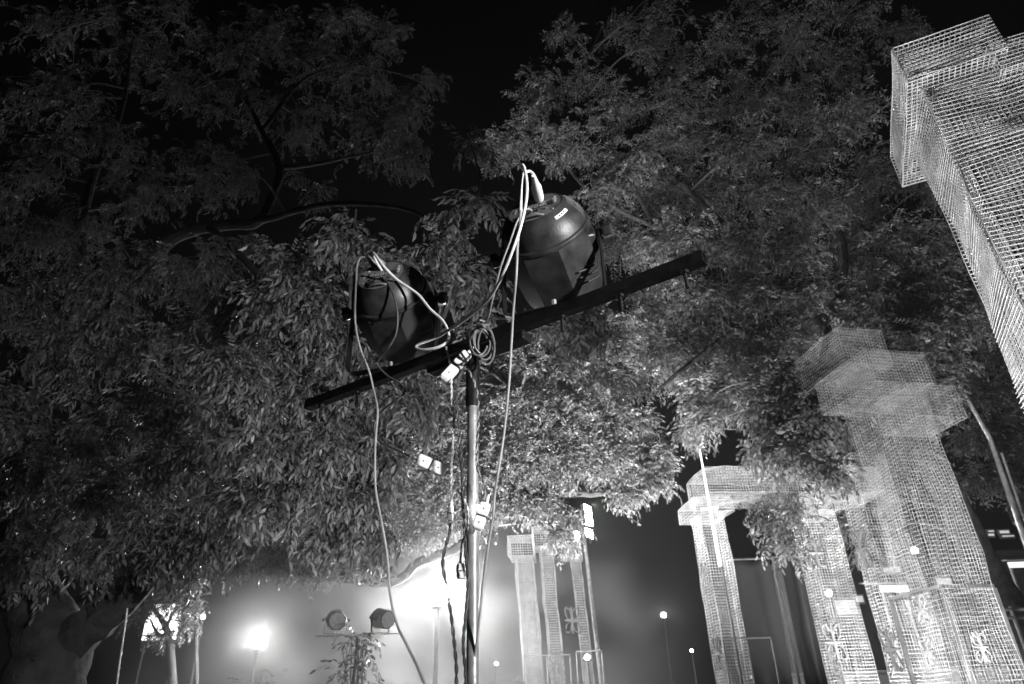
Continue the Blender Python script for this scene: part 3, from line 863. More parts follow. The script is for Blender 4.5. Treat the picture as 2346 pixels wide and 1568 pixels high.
# slack rope with beads hanging from the left limb
rp = MB(); rp.tube(spline(pl([(293, 1385, 5.35), (286, 1440, 5.35), (277, 1500, 5.35), (268, 1568, 5.35), (264, 1640, 5.35)]), step=.05), .006, 6)
o = rp.build('hanging_rope', 'white_cord', None, smooth=True); tag(o, 'thin pale rope hanging from the left tree limb', 'rope')

# low lit wall and building at the right
WL = thing('low_wall', 'low pale rendered wall with dark fence posts behind the colonnade', 'wall')
zt = atY(2250, 1537, 15.0)[2]
m = MB(); m.box((10.0, 15.1, zt / 2), (5.4, 0, 0), (0, .1, 0), (0, 0, zt / 2)); m.build('wall_face', 'wall_render', WL, bevel=.01)
m = MB(); m.box((10.0, 15.1, zt + .03), (5.45, 0, 0), (0, .15, 0), (0, 0, .028)); m.build('coping', 'wall_render', WL, bevel=.008)
FN = thing('rail_fence', 'dark rail fence running past the foot of the tallest column to the right edge', 'fence')
ya = 8.6
za = atY(2250, 1397, ya)[2]
for k, x in enumerate(np.linspace(5.0, 9.5, 7)):
    m = MB(); m.tube([(x, ya, 0), (x, ya, za + .02)], .022, 8); m.build('post', 'dark_metal', FN, smooth=True)
for dz in (0, -.09):
    m = MB(); m.tube([(4.9, ya, za + dz), (9.6, ya, za + dz - .05)], .02, 8); m.build('rail', 'dark_metal', FN, smooth=True)

BD = thing('building', 'low far building with lit windows and a bright awning seen through the colonnade', 'building')
YB = 26.0
glow_mat('window_glow', 0.5)
glow_mat('awning_glow', 1.0)
m = MB(); m.box((20, YB + 3, 3.2), (10, 0, 0), (0, 2.9, 0), (0, 0, 3.2)); m.build('wall', 'dark_wall', BD)
m = MB(); m.box((20, YB + 3, 6.5), (10.3, 0, 0), (0, 3.2, 0), (0, 0, .1)); m.build('roof', 'dark_wall', BD)
for (x0, y0, x1, y1) in ((1920, 1375, 1938, 1410), (1942, 1375, 1958, 1408), (1962, 1366, 1975, 1380), (2265, 1216, 2276, 1219), (2266, 1223, 2276, 1228), (2292, 1216, 2310, 1222), (2297, 1227, 2322, 1230), (2025, 1300, 2060, 1312), (2150, 1325, 2175, 1345), (2232, 1320, 2250, 1352)):
    a_, b_2 = atY(x0, y1, YB), atY(x1, y0, YB)
    f_ = MB(); f_.box(((a_[0] + b_2[0]) / 2, YB + .06, (a_[2] + b_2[2]) / 2), ((b_2[0] - a_[0]) / 2 + .06, 0, 0), (0, .05, 0), (0, 0, abs(b_2[2] - a_[2]) / 2 + .06)); wo = f_.build('window', 'galvanised', BD)
    f_ = MB(); f_.box(((a_[0] + b_2[0]) / 2, YB - .01, (a_[2] + b_2[2]) / 2), ((b_2[0] - a_[0]) / 2, 0, 0), (0, .015, 0), (0, 0, abs(b_2[2] - a_[2]) / 2)); f_.build('pane', 'window_glow', wo)
def awning(px0, px1, pyt, pyb, label):
    root = thing('awning', label, 'awning', 'lit awnings')
    a_, b_2 = atY(px0, pyt, YB - 1.5), atY(px1, pyt, YB - 1.5)
    c_ = atY(px0, pyb, YB - 1.5)
    m = MB()
    m.add([(a_[0], YB - .1, a_[2] + .25), (b_2[0], YB - .1, a_[2] + .25), (b_2[0], YB - 1.5, a_[2]), (a_[0], YB - 1.5, a_[2]), (a_[0], YB - .1, a_[2] + .2), (b_2[0], YB - .1, a_[2] + .2), (b_2[0], YB - 1.5, a_[2] - .05), (a_[0], YB - 1.5, a_[2] - .05)], [(0, 1, 2, 3), (7, 6, 5, 4), (0, 3, 7, 4), (1, 5, 6, 2), (3, 2, 6, 7), (0, 4, 5, 1)])
    m.build('canopy', 'pale_paint', root)
    m = MB(); m.box(((a_[0] + b_2[0]) / 2, YB - 1.5, (a_[2] + c_[2]) / 2 - .08), ((b_2[0] - a_[0]) / 2, 0, 0), (0, .02, 0), (0, 0, (a_[2] - c_[2]) / 2)); m.build('lit_fascia', 'awning_glow', root)
    for x in (a_[0] + .1, b_2[0] - .1):
        m = MB(); m.tube([(x, YB - 1.4, 0), (x, YB - 1.4, a_[2] - .1)], .05, 8); m.build('post', 'galvanised', root, smooth=True)
awning(2012, 2078, 1336, 1352, 'bright lit awning seen through the foot of the tallest column')
awning(2306, 2400, 1283, 1296, 'bright lit awning at the right edge below the slim post')

# ------------------------------------------------------------------ light stand in the foreground
BZ = CAM_Z + .92
bl, br_ = atZ(705, 930, BZ), atZ(1615, 590, BZ)
bu = unit(br_ - bl)
def on_bar(px):
    """point of the bar whose picture column is px"""
    best = min(np.linspace(0, 1, 800), key=lambda t: abs((lambda q: 1173 + FPX * ((q - np.array([0, 0, CAM_Z])) @ RT) / axial(q))(bl + (br_ - bl) * t) - px))
    return bl + (br_ - bl) * best
LS = thing('light_stand', 'dark T-bar light stand on a steel pole carrying the two stage lights', 'light stand')
pole_xy = on_bar(1083)
def square_tube(m, p, q, w, th):
    """open-ended hollow square tube"""
    d = unit(np.asarray(q) - np.asarray(p)); s = unit(np.cross(d, [0, 0, 1])); u = np.cross(s, d)
    vs = []
    for e in (p, q):
        for k in (w / 2, w / 2 - th):
            for (a, b) in ((-1, -1), (1, -1), (1, 1), (-1, 1)):
                vs.append(np.asarray(e) + s * a * k + u * b * k)
    fs = []
    for j in range(4):
        n = (j + 1) % 4
        fs += [(j, n, 8 + n, 8 + j), (4 + n, 4 + j, 12 + j, 12 + n), (n, j, 4 + j, 4 + n), (8 + j, 8 + n, 12 + n, 12 + j)]
    m.add(vs, fs)
m = MB(); square_tube(m, bl, br_, .030, .003); m.build('crossbar', 'black_steel', LS, bevel=.0015)
bm = on_bar(1093) - np.array([0, 0, .034])
m = MB(); m.box(bm - np.array([0, 0, .004]), bu * .165, unit(np.cross(bu, [0, 0, 1])) * .022, np.array([0, 0, .014])); m.build('bracket', 'black_steel', LS, bevel=.006)
pz = BZ - .05
m = MB(); m.tube([(pole_xy[0], pole_xy[1], .95), (pole_xy[0], pole_xy[1], pz)], .0145, 20); m.build('pole', 'pole_steel', LS, smooth=True)
m = MB(); m.tube([(pole_xy[0], pole_xy[1], .15), (pole_xy[0], pole_xy[1], 1.15)], .0185, 20); m.build('lower_tube', 'pole_steel', LS, smooth=True)
m = MB(); m.tube([(pole_xy[0], pole_xy[1], BZ - .19), (pole_xy[0], pole_xy[1], BZ - .025)], .0185, 20); m.build('sleeve', 'black_steel', LS, smooth=True)
m = MB(); m.tube([(pole_xy[0], pole_xy[1], 1.1), (pole_xy[0], pole_xy[1], 1.19)], .03, 16); m.build('collar', 'black_plastic', LS, smooth=True)
for k in range(3):
    a = 2 * math.pi * k / 3 + .4
    m = MB(); m.tube([(pole_xy[0] + .03 * math.cos(a), pole_xy[1] + .03 * math.sin(a), .85), (pole_xy[0] + .6 * math.cos(a), pole_xy[1] + .6 * math.sin(a), .02)], .012, 8); m.build('leg', 'black_steel', LS, smooth=True)
    m = MB(); m.tube([(pole_xy[0] + .02 * math.cos(a), pole_xy[1] + .02 * math.sin(a), .25), (pole_xy[0] + .33 * math.cos(a), pole_xy[1] + .33 * math.sin(a), .42)], .008, 8); m.build('brace', 'black_steel', LS, smooth=True)
for px in (738, 820, 1286, 1418, 1566):
    p = on_bar(px)
    m = MB(); m.tube([p - np.array([0, 0, .012]), p - np.array([0, 0, .062])], .0045, 8)
    m.tube([p - np.array([0, 0, .016]), p - np.array([0, 0, .024])], .010, 6)
    m.build('bolt', 'black_steel', LS, smooth=False)

# ------------------------------------------------------------------ LED PAR stage lights
def seven_seg(m, o, ex, ey, w, h, nrm):
    t = w * .16
    segs = [((0, h), (w, h)), ((0, h / 2), (w, h / 2)), ((0, 0), (w, 0)), ((0, 0), (0, h / 2)), ((0, h / 2), (0, h)), ((w, 0), (w, h / 2)), ((w, h / 2), (w, h))]
    for (a, b), (c, d) in segs:
        p = o + ex * (a + .1 * b) + ey * b; q = o + ex * (c + .1 * d) + ey * d
        dr = unit(q - p); p = p + dr * t * .4; q = q - dr * t * .4
        m.bar(p, q, t, .0006, up=nrm)

def par_light(pivot, beam_yaw, tilt, label, name='stage_light', detail=True, group='stage lights', yoke_h=.165, yoke_base=True, lens='lens', sticker=True, plug=True, yoke_down=True):
    """pivot: world position; beam_yaw: horizontal beam direction (x,y); tilt: downward angle of the beam"""
    d = unit(beam_yaw)
    X = np.array([d[1], -d[0], 0.0])                     # pivot axis, to the right of the beam
    beam = np.array([d[0] * math.cos(tilt), d[1] * math.cos(tilt), -math.sin(tilt)])
    Z = -beam                                             # towards the rear
    Yv = np.cross(Z, X)
    M3 = np.array([X, Yv, Z]).T
    piv = np.asarray(pivot, float)
    root = thing(name, label, 'stage light', group)
    L = lambda x, y, z: piv + M3 @ np.array([x, y, z])
    # faceted front barrel
    def octo(k, z, r, a):
        n = 8
        s = (a + math.pi / n) % (2 * math.pi / n) - math.pi / n
        return r * (math.cos(math.pi / n) / math.cos(s)) * .55 + r * .45 * math.cos(math.pi / n) / math.cos(s)
    m = MB()
    m.lathe([(-.150, .098), (-.148, .112), (-.120, .119), (-.01, .128), (.038, .125), (.046, .116)], 48, M3, piv, octo)
    m.build('front_barrel', 'black_plastic', root, smooth=True)
    # rim ring
    m = MB()
    m.lathe([(.038, .113), (.040, .1225), (.045, .124), (.050, .1225), (.054, .116)], 48, M3, piv)
    m.build('rim', 'black_plastic', root, smooth=True)
    # rear dome
    m = MB()
    m.lathe([(.048, .112), (.053, .117), (.067, .1135), (.082, .107), (.097, .0975), (.108, .088), (.115, .080), (.118, .0765)], 48, M3, piv)
    dome = m.build('rear_dome', 'black_plastic', root, smooth=True)
    # lens in the mouth
    m = MB(); m.lathe([(-.153, .09), (-.1505, .097)], 32, M3, piv); m.build('lens', lens, root)
    # recessed rear panel
    m = MB(); m.lathe([(.1175, .0735), (.1195, .0725)], 40, M3, piv); pan = m.build('rear_panel', 'panel_grey', root)
    m = MB()
    ring = [L(.0745 * math.cos(a), .0745 * math.sin(a), .1185) for a in np.linspace(0, 2 * math.pi, 49)]
    m.tube(ring, .0022, 6, caps=False); m.build('panel_rim', 'black_plastic', root, smooth=True)
    if detail:
        # dome reads Yv up, X right when seen from behind: mirror X
        ex, ey, n = -M3[:, 0] * -1, M3[:, 1], M3[:, 2]
        m = MB(); m.box(L(0, .004, 0.1200), ex * .052, ey * .011, n * .0010); m.build('display_window', 'black_plastic', pan)
        m = MB()
        for k in range(4):
            seven_seg(m, L(-.036 + .0165 * k, -.003, 0.1213), ex, ey, .0095, .0145, n)
        m.build('digits', 'digit', pan)
        m = MB()
        for k in range(4):
            m.lathe([(0.1190, .0042), (0.1230, .0038)], 10, M3, L(-.03 + .02 * k, -.022, 0) - piv + piv)
        m.build('button', 'black_plastic', pan)
        m = MB(); m.box(L(-.052, .004, 0.1202), ex * .006, ey * .010, n * .0008); m.box(L(.052, .012, 0.1202), ex * .005, ey * .012, n * .0008); m.build('printed_marks', 'digit', pan)
        for (x, y) in ((-.048, .032), (.05, .034), (-.05, -.035), (.052, -.036)):
            m = MB(); m.lathe([(0.1185, .0042), (0.1212, .0036)], 10, M3, L(x, y, 0)); m.build('screw', 'bare_edge', pan)
        # sockets
        m = MB(); m.box(L(-.008, .040, 0.1260), ex * .018, ey * .012, n * .008); m.build('socket', 'black_plastic', pan, bevel=.002)
        m = MB(); m.lathe([(0.1185, .013), (0.1270, .012), (0.1272, .007)], 16, M3, L(-.020, -.045, 0)); m.build('cable_gland', 'black_plastic', pan, smooth=True)
        # handle slot ring lower edge
        m = MB(); m.tube([L(-.03, -.058, 0.1190), L(-.015, -.064, .13), L(.015, -.064, .13), L(.03, -.058, 0.1190)], .004, 8); m.build('panel_handle', 'panel_grey', pan, smooth=True)
        # vents along the right of the dome
        def dome_pt(a, t, off=.0012):
            prof = [(.055, .1165), (.067, .1135), (.082, .107), (.097, .0975), (.108, .088), (.113, .0825)]
            zz = np.interp(t, np.linspace(0, 1, len(prof)), [p[0] for p in prof])
            rr = np.interp(zz, [p[0] for p in prof], [p[1] for p in prof]) + off
            return L(rr * math.cos(a), rr * math.sin(a), zz)
        for k, a in enumerate(np.radians([-2, 9, 20, 31])):
            m = MB(); m.tube([dome_pt(a, t, .0002) for t in np.linspace(.10, 1.0, 9)], .0024, 6); m.build('vent_slot', 'ink', dome, smooth=True)
            if k < 3:
                for (t0, t1) in ((.2, .5), (.62, .92)):
                    m = MB(); m.tube([dome_pt(a + .09, t, .0004) for t in np.linspace(t0, t1, 5)], .0018, 6); m.build('vent_slot', 'ink', dome, smooth=True)
        for k, a in enumerate(np.radians([178, 189, 200])):
            m = MB(); m.tube([dome_pt(a, t, .0002) for t in np.linspace(.10, 1.0, 9)], .0024, 6); m.build('vent_slot', 'ink', dome, smooth=True)
        if sticker:
            m = MB()
            a0, a1 = math.radians(-50), math.radians(-21)
            vs = []; fs = []
            for i in range(9):
                a = a0 + (a1 - a0) * i / 8
                for t in (.70, .86):
                    vs.append(dome_pt(a, t, .0014))
            for i in range(8):
                fs.append((2 * i, 2 * i + 2, 2 * i + 3, 2 * i + 1))
            m.add(vs, fs); st = m.build('sticker', 'white_plastic', root)
            so = st.modifiers.new('thick', 'SOLIDIFY'); so.thickness = .0006
            glyph = {'L': [((0, 1), (0, 0)), ((0, 0), (.7, 0))], 'A': [((0, 0), (.4, 1)), ((.4, 1), (.8, 0)), ((.2, .4), (.6, .4))], 'X': [((0, 0), (.8, 1)), ((.8, 0), (0, 1))]}
            m = MB()
            for ci, ch in enumerate('LAXX'):
                for (p_, q_) in glyph[ch]:
                    def gp(u):
                        s = .06 + (ci + u[0] * .8) * .19
                        return dome_pt(a0 + (a1 - a0) * s, .73 + .10 * u[1], .0024)
                    m.tube([gp(p_), gp(q_)], .0007, 4)
            m.build('lettering', 'ink', st)
        # slots in the barrel flank
        for k in range(3):
            m = MB()
            a = math.radians(-22)
            z0 = -.045 - .018 * k
            pts = [L(.1265 * math.cos(b) * 1.0, .1265 * math.sin(b), z0 - .03 * (b + .9)) for b in np.linspace(-.95, -.45, 5)]
            m.tube(pts, .0022, 6); m.build('barrel_slot', 'ink', root, smooth=True)
    # pivot bosses and knobs
    for s in (-1, 1):
        m = MB()
        vs = [L(s * x, y, z) for (x, y, z) in ((.108, -.035, .022), (.108, .035, .022), (.108, .042, -.08), (.108, -.042, -.08), (.131, -.022, .012), (.131, .022, .012), (.131, .028, -.055), (.131, -.028, -.055))]
        f = [(0, 1, 2, 3), (7, 6, 5, 4), (0, 4, 5, 1), (1, 5, 6, 2), (2, 6, 7, 3), (3, 7, 4, 0)]
        m.add(vs, f if s < 0 else [q[::-1] for q in f]); m.build('pivot_boss', 'black_plastic', root, bevel=.005)
        m = MB()
        ax = X * s
        sy = np.array([0, 0, 1.0]); sx = np.cross(ax, sy)
        M3b = np.array([sx, sy, ax]).T
        m.lathe([(.128, .009), (.150, .009), (.151, .017), (.158, .019), (.172, .018), (.175, .012)], 18, M3b, piv, fn=lambda k, z, r, a: r * (1 + (.16 * math.cos(5 * a) if k >= 2 else 0)))
        m.build('knob', 'black_plastic', root, smooth=True)
    # yoke: flat steel U
    w = .139
    dn = -1.0 if yoke_down else 1.0
    m = MB()
    base_z = dn * yoke_h
    pts = [X * w + np.array([0, 0, .028 * -dn]), X * w + np.array([0, 0, base_z + .02 * -dn]), X * (w - .006) + np.array([0, 0, base_z + .006 * -dn]), X * (w - .02) + np.array([0, 0, base_z]),
           -X * (w - .02) + np.array([0, 0, base_z]), -X * (w - .006) + np.array([0, 0, base_z + .006 * -dn]), -X * w + np.array([0, 0, base_z + .02 * -dn]), -X * w + np.array([0, 0, .028 * -dn])]
    dd = np.array([d[0], d[1], 0.0])
    vs = []; fs = []
    for i, p in enumerate(pts):
        tv = unit(pts[min(i + 1, 7)] - pts[max(i - 1, 0)])
        nn = np.cross(tv, dd)
        for (a, b) in ((-1, -1), (1, -1), (1, 1), (-1, 1)):
            vs.append(piv + p + dd * .0125 * a + nn * .002 * b)
    for i in range(7):
        for j in range(4):
            n_ = (j + 1) % 4
            fs.append((i * 4 + j, i * 4 + n_, i * 4 + 4 + n_, i * 4 + 4 + j))
    fs += [(3, 2, 1, 0), (28, 29, 30, 31)]
    m.add(vs, fs); m.build('yoke', 'black_steel', root)
    m = MB(); q = piv + np.array([0, 0, base_z]); m.tube([q + np.array([0, 0, .022]), q - np.array([0, 0, .012])], .007, 6); m.build('yoke_bolt', 'bare_edge', root)
    return root, L, M3

pr = (on_bar(1165) + on_bar(1375)) / 2 + np.array([0, 0, .018 + .198])
R_root, R_L, R_M = par_light(pr + bu * .006, (.37, .929), math.radians(25), 'larger nearer black stage light with white sticker, right half of the T-bar', yoke_h=.198)
plf = on_bar(893) + np.array([0, 0, .018 + .225])
L_root, L_L, L_M = par_light(plf, (.22, .975), math.radians(22), 'darker black stage light on the left half of the T-bar, loops of cable before it', sticker=False, yoke_h=.222)

# two round stage lights on a stand in the fog, and their stand
def far_pair():
    y = 9.3
    a_, b_2 = atY(770, 1421, y), atY(872, 1425, y)
    zc = a_[2]
    lay = []
    st = thing('light_stand', 'half-hidden T-bar stand in the fog holding the two round stage lights', 'light stand')
    cx = (a_[0] + b_2[0]) / 2
    m = MB(); m.bar((a_[0] - .25, y, zc - .185), (b_2[0] + .25, y, zc - .185), .014, .014); m.build('crossbar', 'galvanised', st)
    m = MB(); m.tube([(cx, y, .1), (cx, y, zc - .2)], .014, 10); m.build('pole', 'black_steel', st, smooth=True)
    for k in range(3):
        an = 2.1 * k + .3
        m = MB(); m.tube([(cx, y, .6), (cx + .5 * math.cos(an), y + .5 * math.sin(an), .02)], .012, 8); m.build('leg', 'black_steel', st, smooth=True)
    par_light((a_[0], y, zc), (.35, -.94), math.radians(12), 'round stage light in the fog with its pale lens facing us, left of the pair', detail=False)
    par_light((b_2[0], y, zc), (.75, -.66), math.radians(12), 'round stage light in the fog turned side-on, right of the pair', detail=False)
far_pair()

# ------------------------------------------------------------------ cables
def cable(name, pts, r, mat, label, cat='cable', n=8, step=.012):
    P = spline(pl(pts), step=step)
    m = MB(); m.tube(P, r, n)
    o = m.build(name, mat, None, smooth=True)
    return tag(o, label, cat)
def twisted(name, pts, r, mat, label, pitch=.03, mat2=None):
    P = spline(pl(pts), step=.005)
    t = np.gradient(P, axis=0); t /= np.linalg.norm(t, axis=1)[:, None]
    s = np.cumsum(np.r_[0, np.linalg.norm(np.diff(P, axis=0), axis=1)])
    ref = np.array([0, 1.0, 0]); n1 = np.cross(t, ref); n1 /= np.linalg.norm(n1, axis=1)[:, None]; n2 = np.cross(t, n1)
    root = thing(name, label, 'cable')
    for k in (0, 1):
        a = 2 * math.pi * s / pitch + math.pi * k
        Q = P + r * (np.cos(a)[:, None] * n1 + np.sin(a)[:, None] * n2)
        m = MB(); m.tube(Q, r * .95, 6); m.build('strand', mat if k == 0 or not mat2 else mat2, root, smooth=True)
    return root

PZ = pole_xy[1]
# thick white cable: plug of the right light -> loop over the top -> sweep to the pole -> loop -> left light
cable('power_cable', [(1222, 400, 1.275), (1214, 393, 1.272), (1205, 395, 1.268), (1197, 402, 1.266), (1194, 430, 1.270), (1193, 480, 1.275), (1190, 515, 1.30)], .0038, 'white_cord', 'short pale cable bending out of the plug atop the right stage light')
cable('power_cable', [(1198, 389, 1.262), (1195, 379, 1.258), (1201, 384, 1.254), (1207, 420, 1.25), (1206, 455, 1.25), (1199, 495, 1.25), (1188, 535, 1.26), (1172, 580, 1.28), (1148, 638, 1.33), (1122, 682, 1.40), (1092, 712, 1.48), (1052, 742, 1.55), (1026, 758, 1.60), (1000, 774, 1.64), (962, 788, 1.66), (953, 797, 1.66), (970, 802, 1.64), (1004, 796, 1.62), (1025, 783, 1.62), (1028, 764, 1.63), (1014, 735, 1.65), (985, 708, 1.66), (960, 677, 1.67), (936, 659, 1.67), (911, 642, 1.67), (882, 614, 1.66), (856, 580, 1.66), (862, 600, 1.69), (876, 622, 1.725)], .0040, 'white_cord', 'thick white cable sweeping from the right light in a loop to the left light')
cable('power_cable', [(1193, 484, 1.275), (1190, 530, 1.275), (1186, 560, 1.28), (1183, 630, 1.30), (1176, 710, 1.36), (1172, 782, 1.40), (1166, 880, 1.44), (1155, 990, 1.48), (1142, 1078, 1.5), (1133, 1135, 1.52), (1130, 1179, 1.53), (1120, 1240, 1.55), (1109, 1319, 1.58), (1100, 1407, 1.6), (1089, 1495, 1.63), (1076, 1570, 1.66), (1070, 1700, 1.68)], .0030, 'grey_cord', 'long grey cable hanging from the right light down past the pole')
cable('signal_cable', [(1218, 483, 1.30), (1210, 479, 1.285), (1196, 484, 1.28), (1183, 512, 1.29), (1168, 555, 1.31), (1147, 612, 1.35), (1130, 680, 1.42), (1120, 722, 1.48), (1112, 740, 1.52)], .0026, 'grey_cord', 'thin grey cable from the right light down to the coil on the pole')
cable('signal_cable', [(838, 592, 1.70), (828, 590, 1.695), (819, 605, 1.69), (816, 643, 1.69), (813, 714, 1.70), (816, 757, 1.72), (827, 803, 1.75), (845, 849, 1.76), (855, 890, 1.76), (865, 940, 1.74), (861, 998, 1.72), (859, 1055, 1.7), (861, 1126, 1.68), (874, 1196, 1.66), (887, 1275, 1.64), (894, 1363, 1.62), (909, 1429, 1.60), (936, 1486, 1.58), (958, 1530, 1.56), (975, 1575, 1.55), (1000, 1680, 1.55)], .0031, 'grey_cord', 'long pale cable hanging from the left light down to the bottom edge')
cable('signal_cable', [(866, 640, 1.73), (874, 637, 1.70), (888, 650, 1.68), (902, 678, 1.67), (911, 722, 1.68), (907, 766, 1.70), (888, 800, 1.72), (868, 824, 1.74), (865, 838, 1.75), (890, 863, 1.74), (921, 882, 1.72), (928, 898, 1.71), (913, 915, 1.71), (890, 929, 1.73), (868, 950, 1.76), (859, 968, 1.77), (858, 996, 1.77), (874, 1014, 1.76), (914, 1034, 1.74), (954, 1053, 1.72)], .0030, 'dark_cord', 'dark cable curling below the left light to the hanging white connector')
# coil of cable round the top of the pole
cp = atY(1105, 780, 1.555)
m = MB()
for k in range(6):
    pts = []
    tl = .25 * k
    rr = .038 + .004 * math.sin(2.1 * k)
    for a in np.linspace(.4 + .3 * k, .4 + .3 * k + 5.6, 26):
        pts.append(cp + np.array([rr * .62 * math.cos(a) + .004 * (k - 2.5), .020 * math.sin(a + .6 * k) + .002 * k, rr * 1.25 * math.sin(a) - .004 * abs(k - 2)]))
    m.tube(pts, .0026, 6)
    if k == 2:
        pass
m.tube([atY(1112, 738, 1.54), atY(1100, 734, 1.53), atY(1085, 740, 1.55), atY(1090, 748, 1.55), atY(1106, 746, 1.52), atY(1120, 744, 1.54)], .003, 6)
o = m.build('cable_coil', 'coil_cord', None, smooth=True); tag(o, 'small coil of grey cable tied at the top of the pole', 'cable coil')
cable('signal_cable', [(1080, 742, 1.55), (1070, 752, 1.56), (1074, 780, 1.56), (1084, 800, 1.55), (1098, 812, 1.55), (1112, 812, 1.55)], .0028, 'dark_cord', 'short dark loop of cable beside the coil on the pole')

def connector(p, q, Y, w, label, lit=False, halves=2):
    """white in-line mains connector: two moulded halves with dark seam, pins holes and cord grips"""
    A_, B_ = atY(*p, Y), atY(*q, Y)
    ax = unit(B_ - A_); L_ = np.linalg.norm(B_ - A_)
    s = unit(np.cross(ax, [0, 1, 0])); n = np.cross(s, ax)
    root = thing('plug_connector', label, 'connector', 'white plug connectors')
    nh = halves
    for h in range(nh):
        t0, t1 = h / nh, (h + 1) / nh
        m = MB()
        secs = [(t0 + .02, .80 if h == 0 else .96), (t0 + .08, .97), (t1 - .10, 1.0), (t1 - .02, .96 if h < nh - 1 else .62)]
        vs = []
        for (t, k) in secs:
            c = A_ + ax * L_ * t
            for (a, b) in ((-1, -1), (1, -1), (1, 1), (-1, 1)):
                vs.append(c + s * a * w / 2 * k + n * b * w * .34 * k)
        fs = [(3, 2, 1, 0), (12, 13, 14, 15)]
        for i in range(3):
            for j in range(4):
                fs.append((i * 4 + j, i * 4 + (j + 1) % 4, i * 4 + 4 + (j + 1) % 4, i * 4 + 4 + j))
        m.add(vs, fs); ho = m.build('shell', 'white_plastic', root, bevel=.0025)
        c = A_ + ax * L_ * (t0 + t1) / 2
        for sg in (-1, 1):
            m = MB(); m.lathe([(-.0008, .0019), (.0006, .0017)], 10, np.array([s, ax, n]).T, c + n * sg * (w * .34 * .985)); m.build('screw', 'ink', ho)
    m = MB(); c = A_ + ax * L_ * .5; m.box(c, ax * .0011, s * w * .503, n * w * .343); m.build('seam', 'ink', root)
    m = MB(); m.tube([A_ - ax * .02, A_ + ax * L_ * .05], [.003, .0055], 8); m.build('cord_grip', 'white_plastic', root, smooth=True)
    if lit:
        glow_mat('led_glow', 160.0)
        c = A_ + ax * L_ * .25 + s * -w * .56
        m = MB(); m.lathe([(-.005, .003), (-.003, .006), (.003, .006), (.005, .003)], 10, None, c); m.build('indicator_lamp', 'led_glow', root, smooth=True)
    return root
connector((1074, 808), (1014, 874), PZ - .045, .028, 'white two-part plug connector taped where the pole meets the T-bar')
connector((955, 1052), (1022, 1082), 1.72, .032, 'white connector hanging free at the end of the dark cable')
connector((1114, 1152), (1092, 1215), PZ - .04, .026, 'white connector with a glowing indicator lamp on the pole', lit=True)
connector((1033, 1158), (1031, 1196), PZ - .01, .014, 'narrow white connector left of the pole above the fog lamp', halves=1)
connector((1056, 1291), (1055, 1328), PZ - .02, .020, 'lowest white connector hanging beside the pole over the fog lamp', halves=1)

twisted('twisted_flex', [(1022, 795, PZ - .03), (1028, 820, PZ - .04), (1034, 850, PZ - .05), (1034, 880, PZ - .05), (1036, 930, PZ - .04), (1041, 980, PZ - .04), (1036, 1035, PZ - .04), (1034, 1100, PZ - .04), (1034, 1150, PZ - .03)], .0018, 'white_cord', 'white twisted flex from the bar down to the narrow connector')
twisted('twisted_flex', [(1066, 838, PZ - .04), (1048, 880, PZ - .05), (1046, 920, PZ - .05), (1050, 975, PZ - .05), (1056, 1035, PZ - .05), (1060, 1140, PZ - .05), (1064, 1210, PZ - .05), (1068, 1280, PZ - .05), (1072, 1340, PZ - .05), (1066, 1420, PZ - .05), (1061, 1475, PZ - .05), (1065, 1520, PZ - .05), (1067, 1575, PZ - .05), (1068, 1680, PZ - .05)], .0023, 'dark_cord', 'dark twisted flex running down just left of the pole', pitch=.045)
twisted('twisted_flex', [(1070, 845, PZ - .05), (1082, 865, PZ - .055), (1094, 905, PZ - .05), (1096, 970, PZ - .05), (1092, 1030, PZ - .05), (1094, 1075, PZ - .05), (1107, 1100, PZ - .05), (1112, 1150, PZ - .045)], .0020, 'dark_cord', 'dark twisted flex winding down the front of the pole to the lit connector', mat2='grey_cord')
twisted('twisted_flex', [(1031, 1200, PZ - .01), (1029, 1225, PZ - .02), (1015, 1280, PZ - .03), (1020, 1330, PZ - .03), (1032, 1400, PZ - .03), (1040, 1465, PZ - .04), (1045, 1520, PZ - .04), (1046, 1575, PZ - .04), (1048, 1680, PZ - .04)], .0024, 'dark_cord', 'dark twisted flex hanging from the narrow connector across the fog lamp', pitch=.05)
twisted('twisted_flex', [(1034, 1148, PZ - .03), (1038, 1132, PZ - .035), (1050, 1126, PZ - .04), (1062, 1145, PZ - .05), (1072, 1170, PZ - .055), (1070, 1215, PZ - .05), (1058, 1245, PZ - .04), (1056, 1290, PZ - .02)], .0016, 'white_cord', 'thin white flex looping from the narrow connector to the lowest connector')

# plug body standing in the right light's socket
PG = thing('power_plug', 'pale power plug standing in the socket atop the right stage light', 'plug')
base = R_L(.010, .034, .128)
tipp = atY(1222, 402, 1.275)
m = MB()
S_ = [base + (tipp - base) * t for t in (0, .12, .5, .62, .8, 1.0)]
m.tube(S_, [.0135, .014, .0135, .010, .0075, .005], 12); m.build('plug_body', 'white_plastic', PG, smooth=True)
for k in (0, 1):
    m = MB(); m.tube([base - (tipp - base) * .10, base], .002, 6); m.build('pin', 'bare_edge', PG)
    break
# plugs on the left light
for (x, y, px, py, lab) in ((-.022, .040, 842, 585, 'dark plug rising from the left stage light, further left'), (.004, .042, 862, 588, 'dark plug rising from the left stage light under the white cable end')):
    PGl = thing('power_plug', lab, 'plug', 'plugs on the left light')
    b0 = L_L(x, y, .128); t0_ = atY(px, py, 1.69)
    m = MB(); m.tube([b0, b0 + (t0_ - b0) * .15, b0 + (t0_ - b0) * .6, t0_], [.012, .0125, .010, .005], 10); m.build('plug_body', 'black_plastic', PGl, smooth=True)
    m = MB(); m.tube([b0 - (t0_ - b0) * .1, b0], .003, 6); m.build('pin', 'bare_edge', PGl)

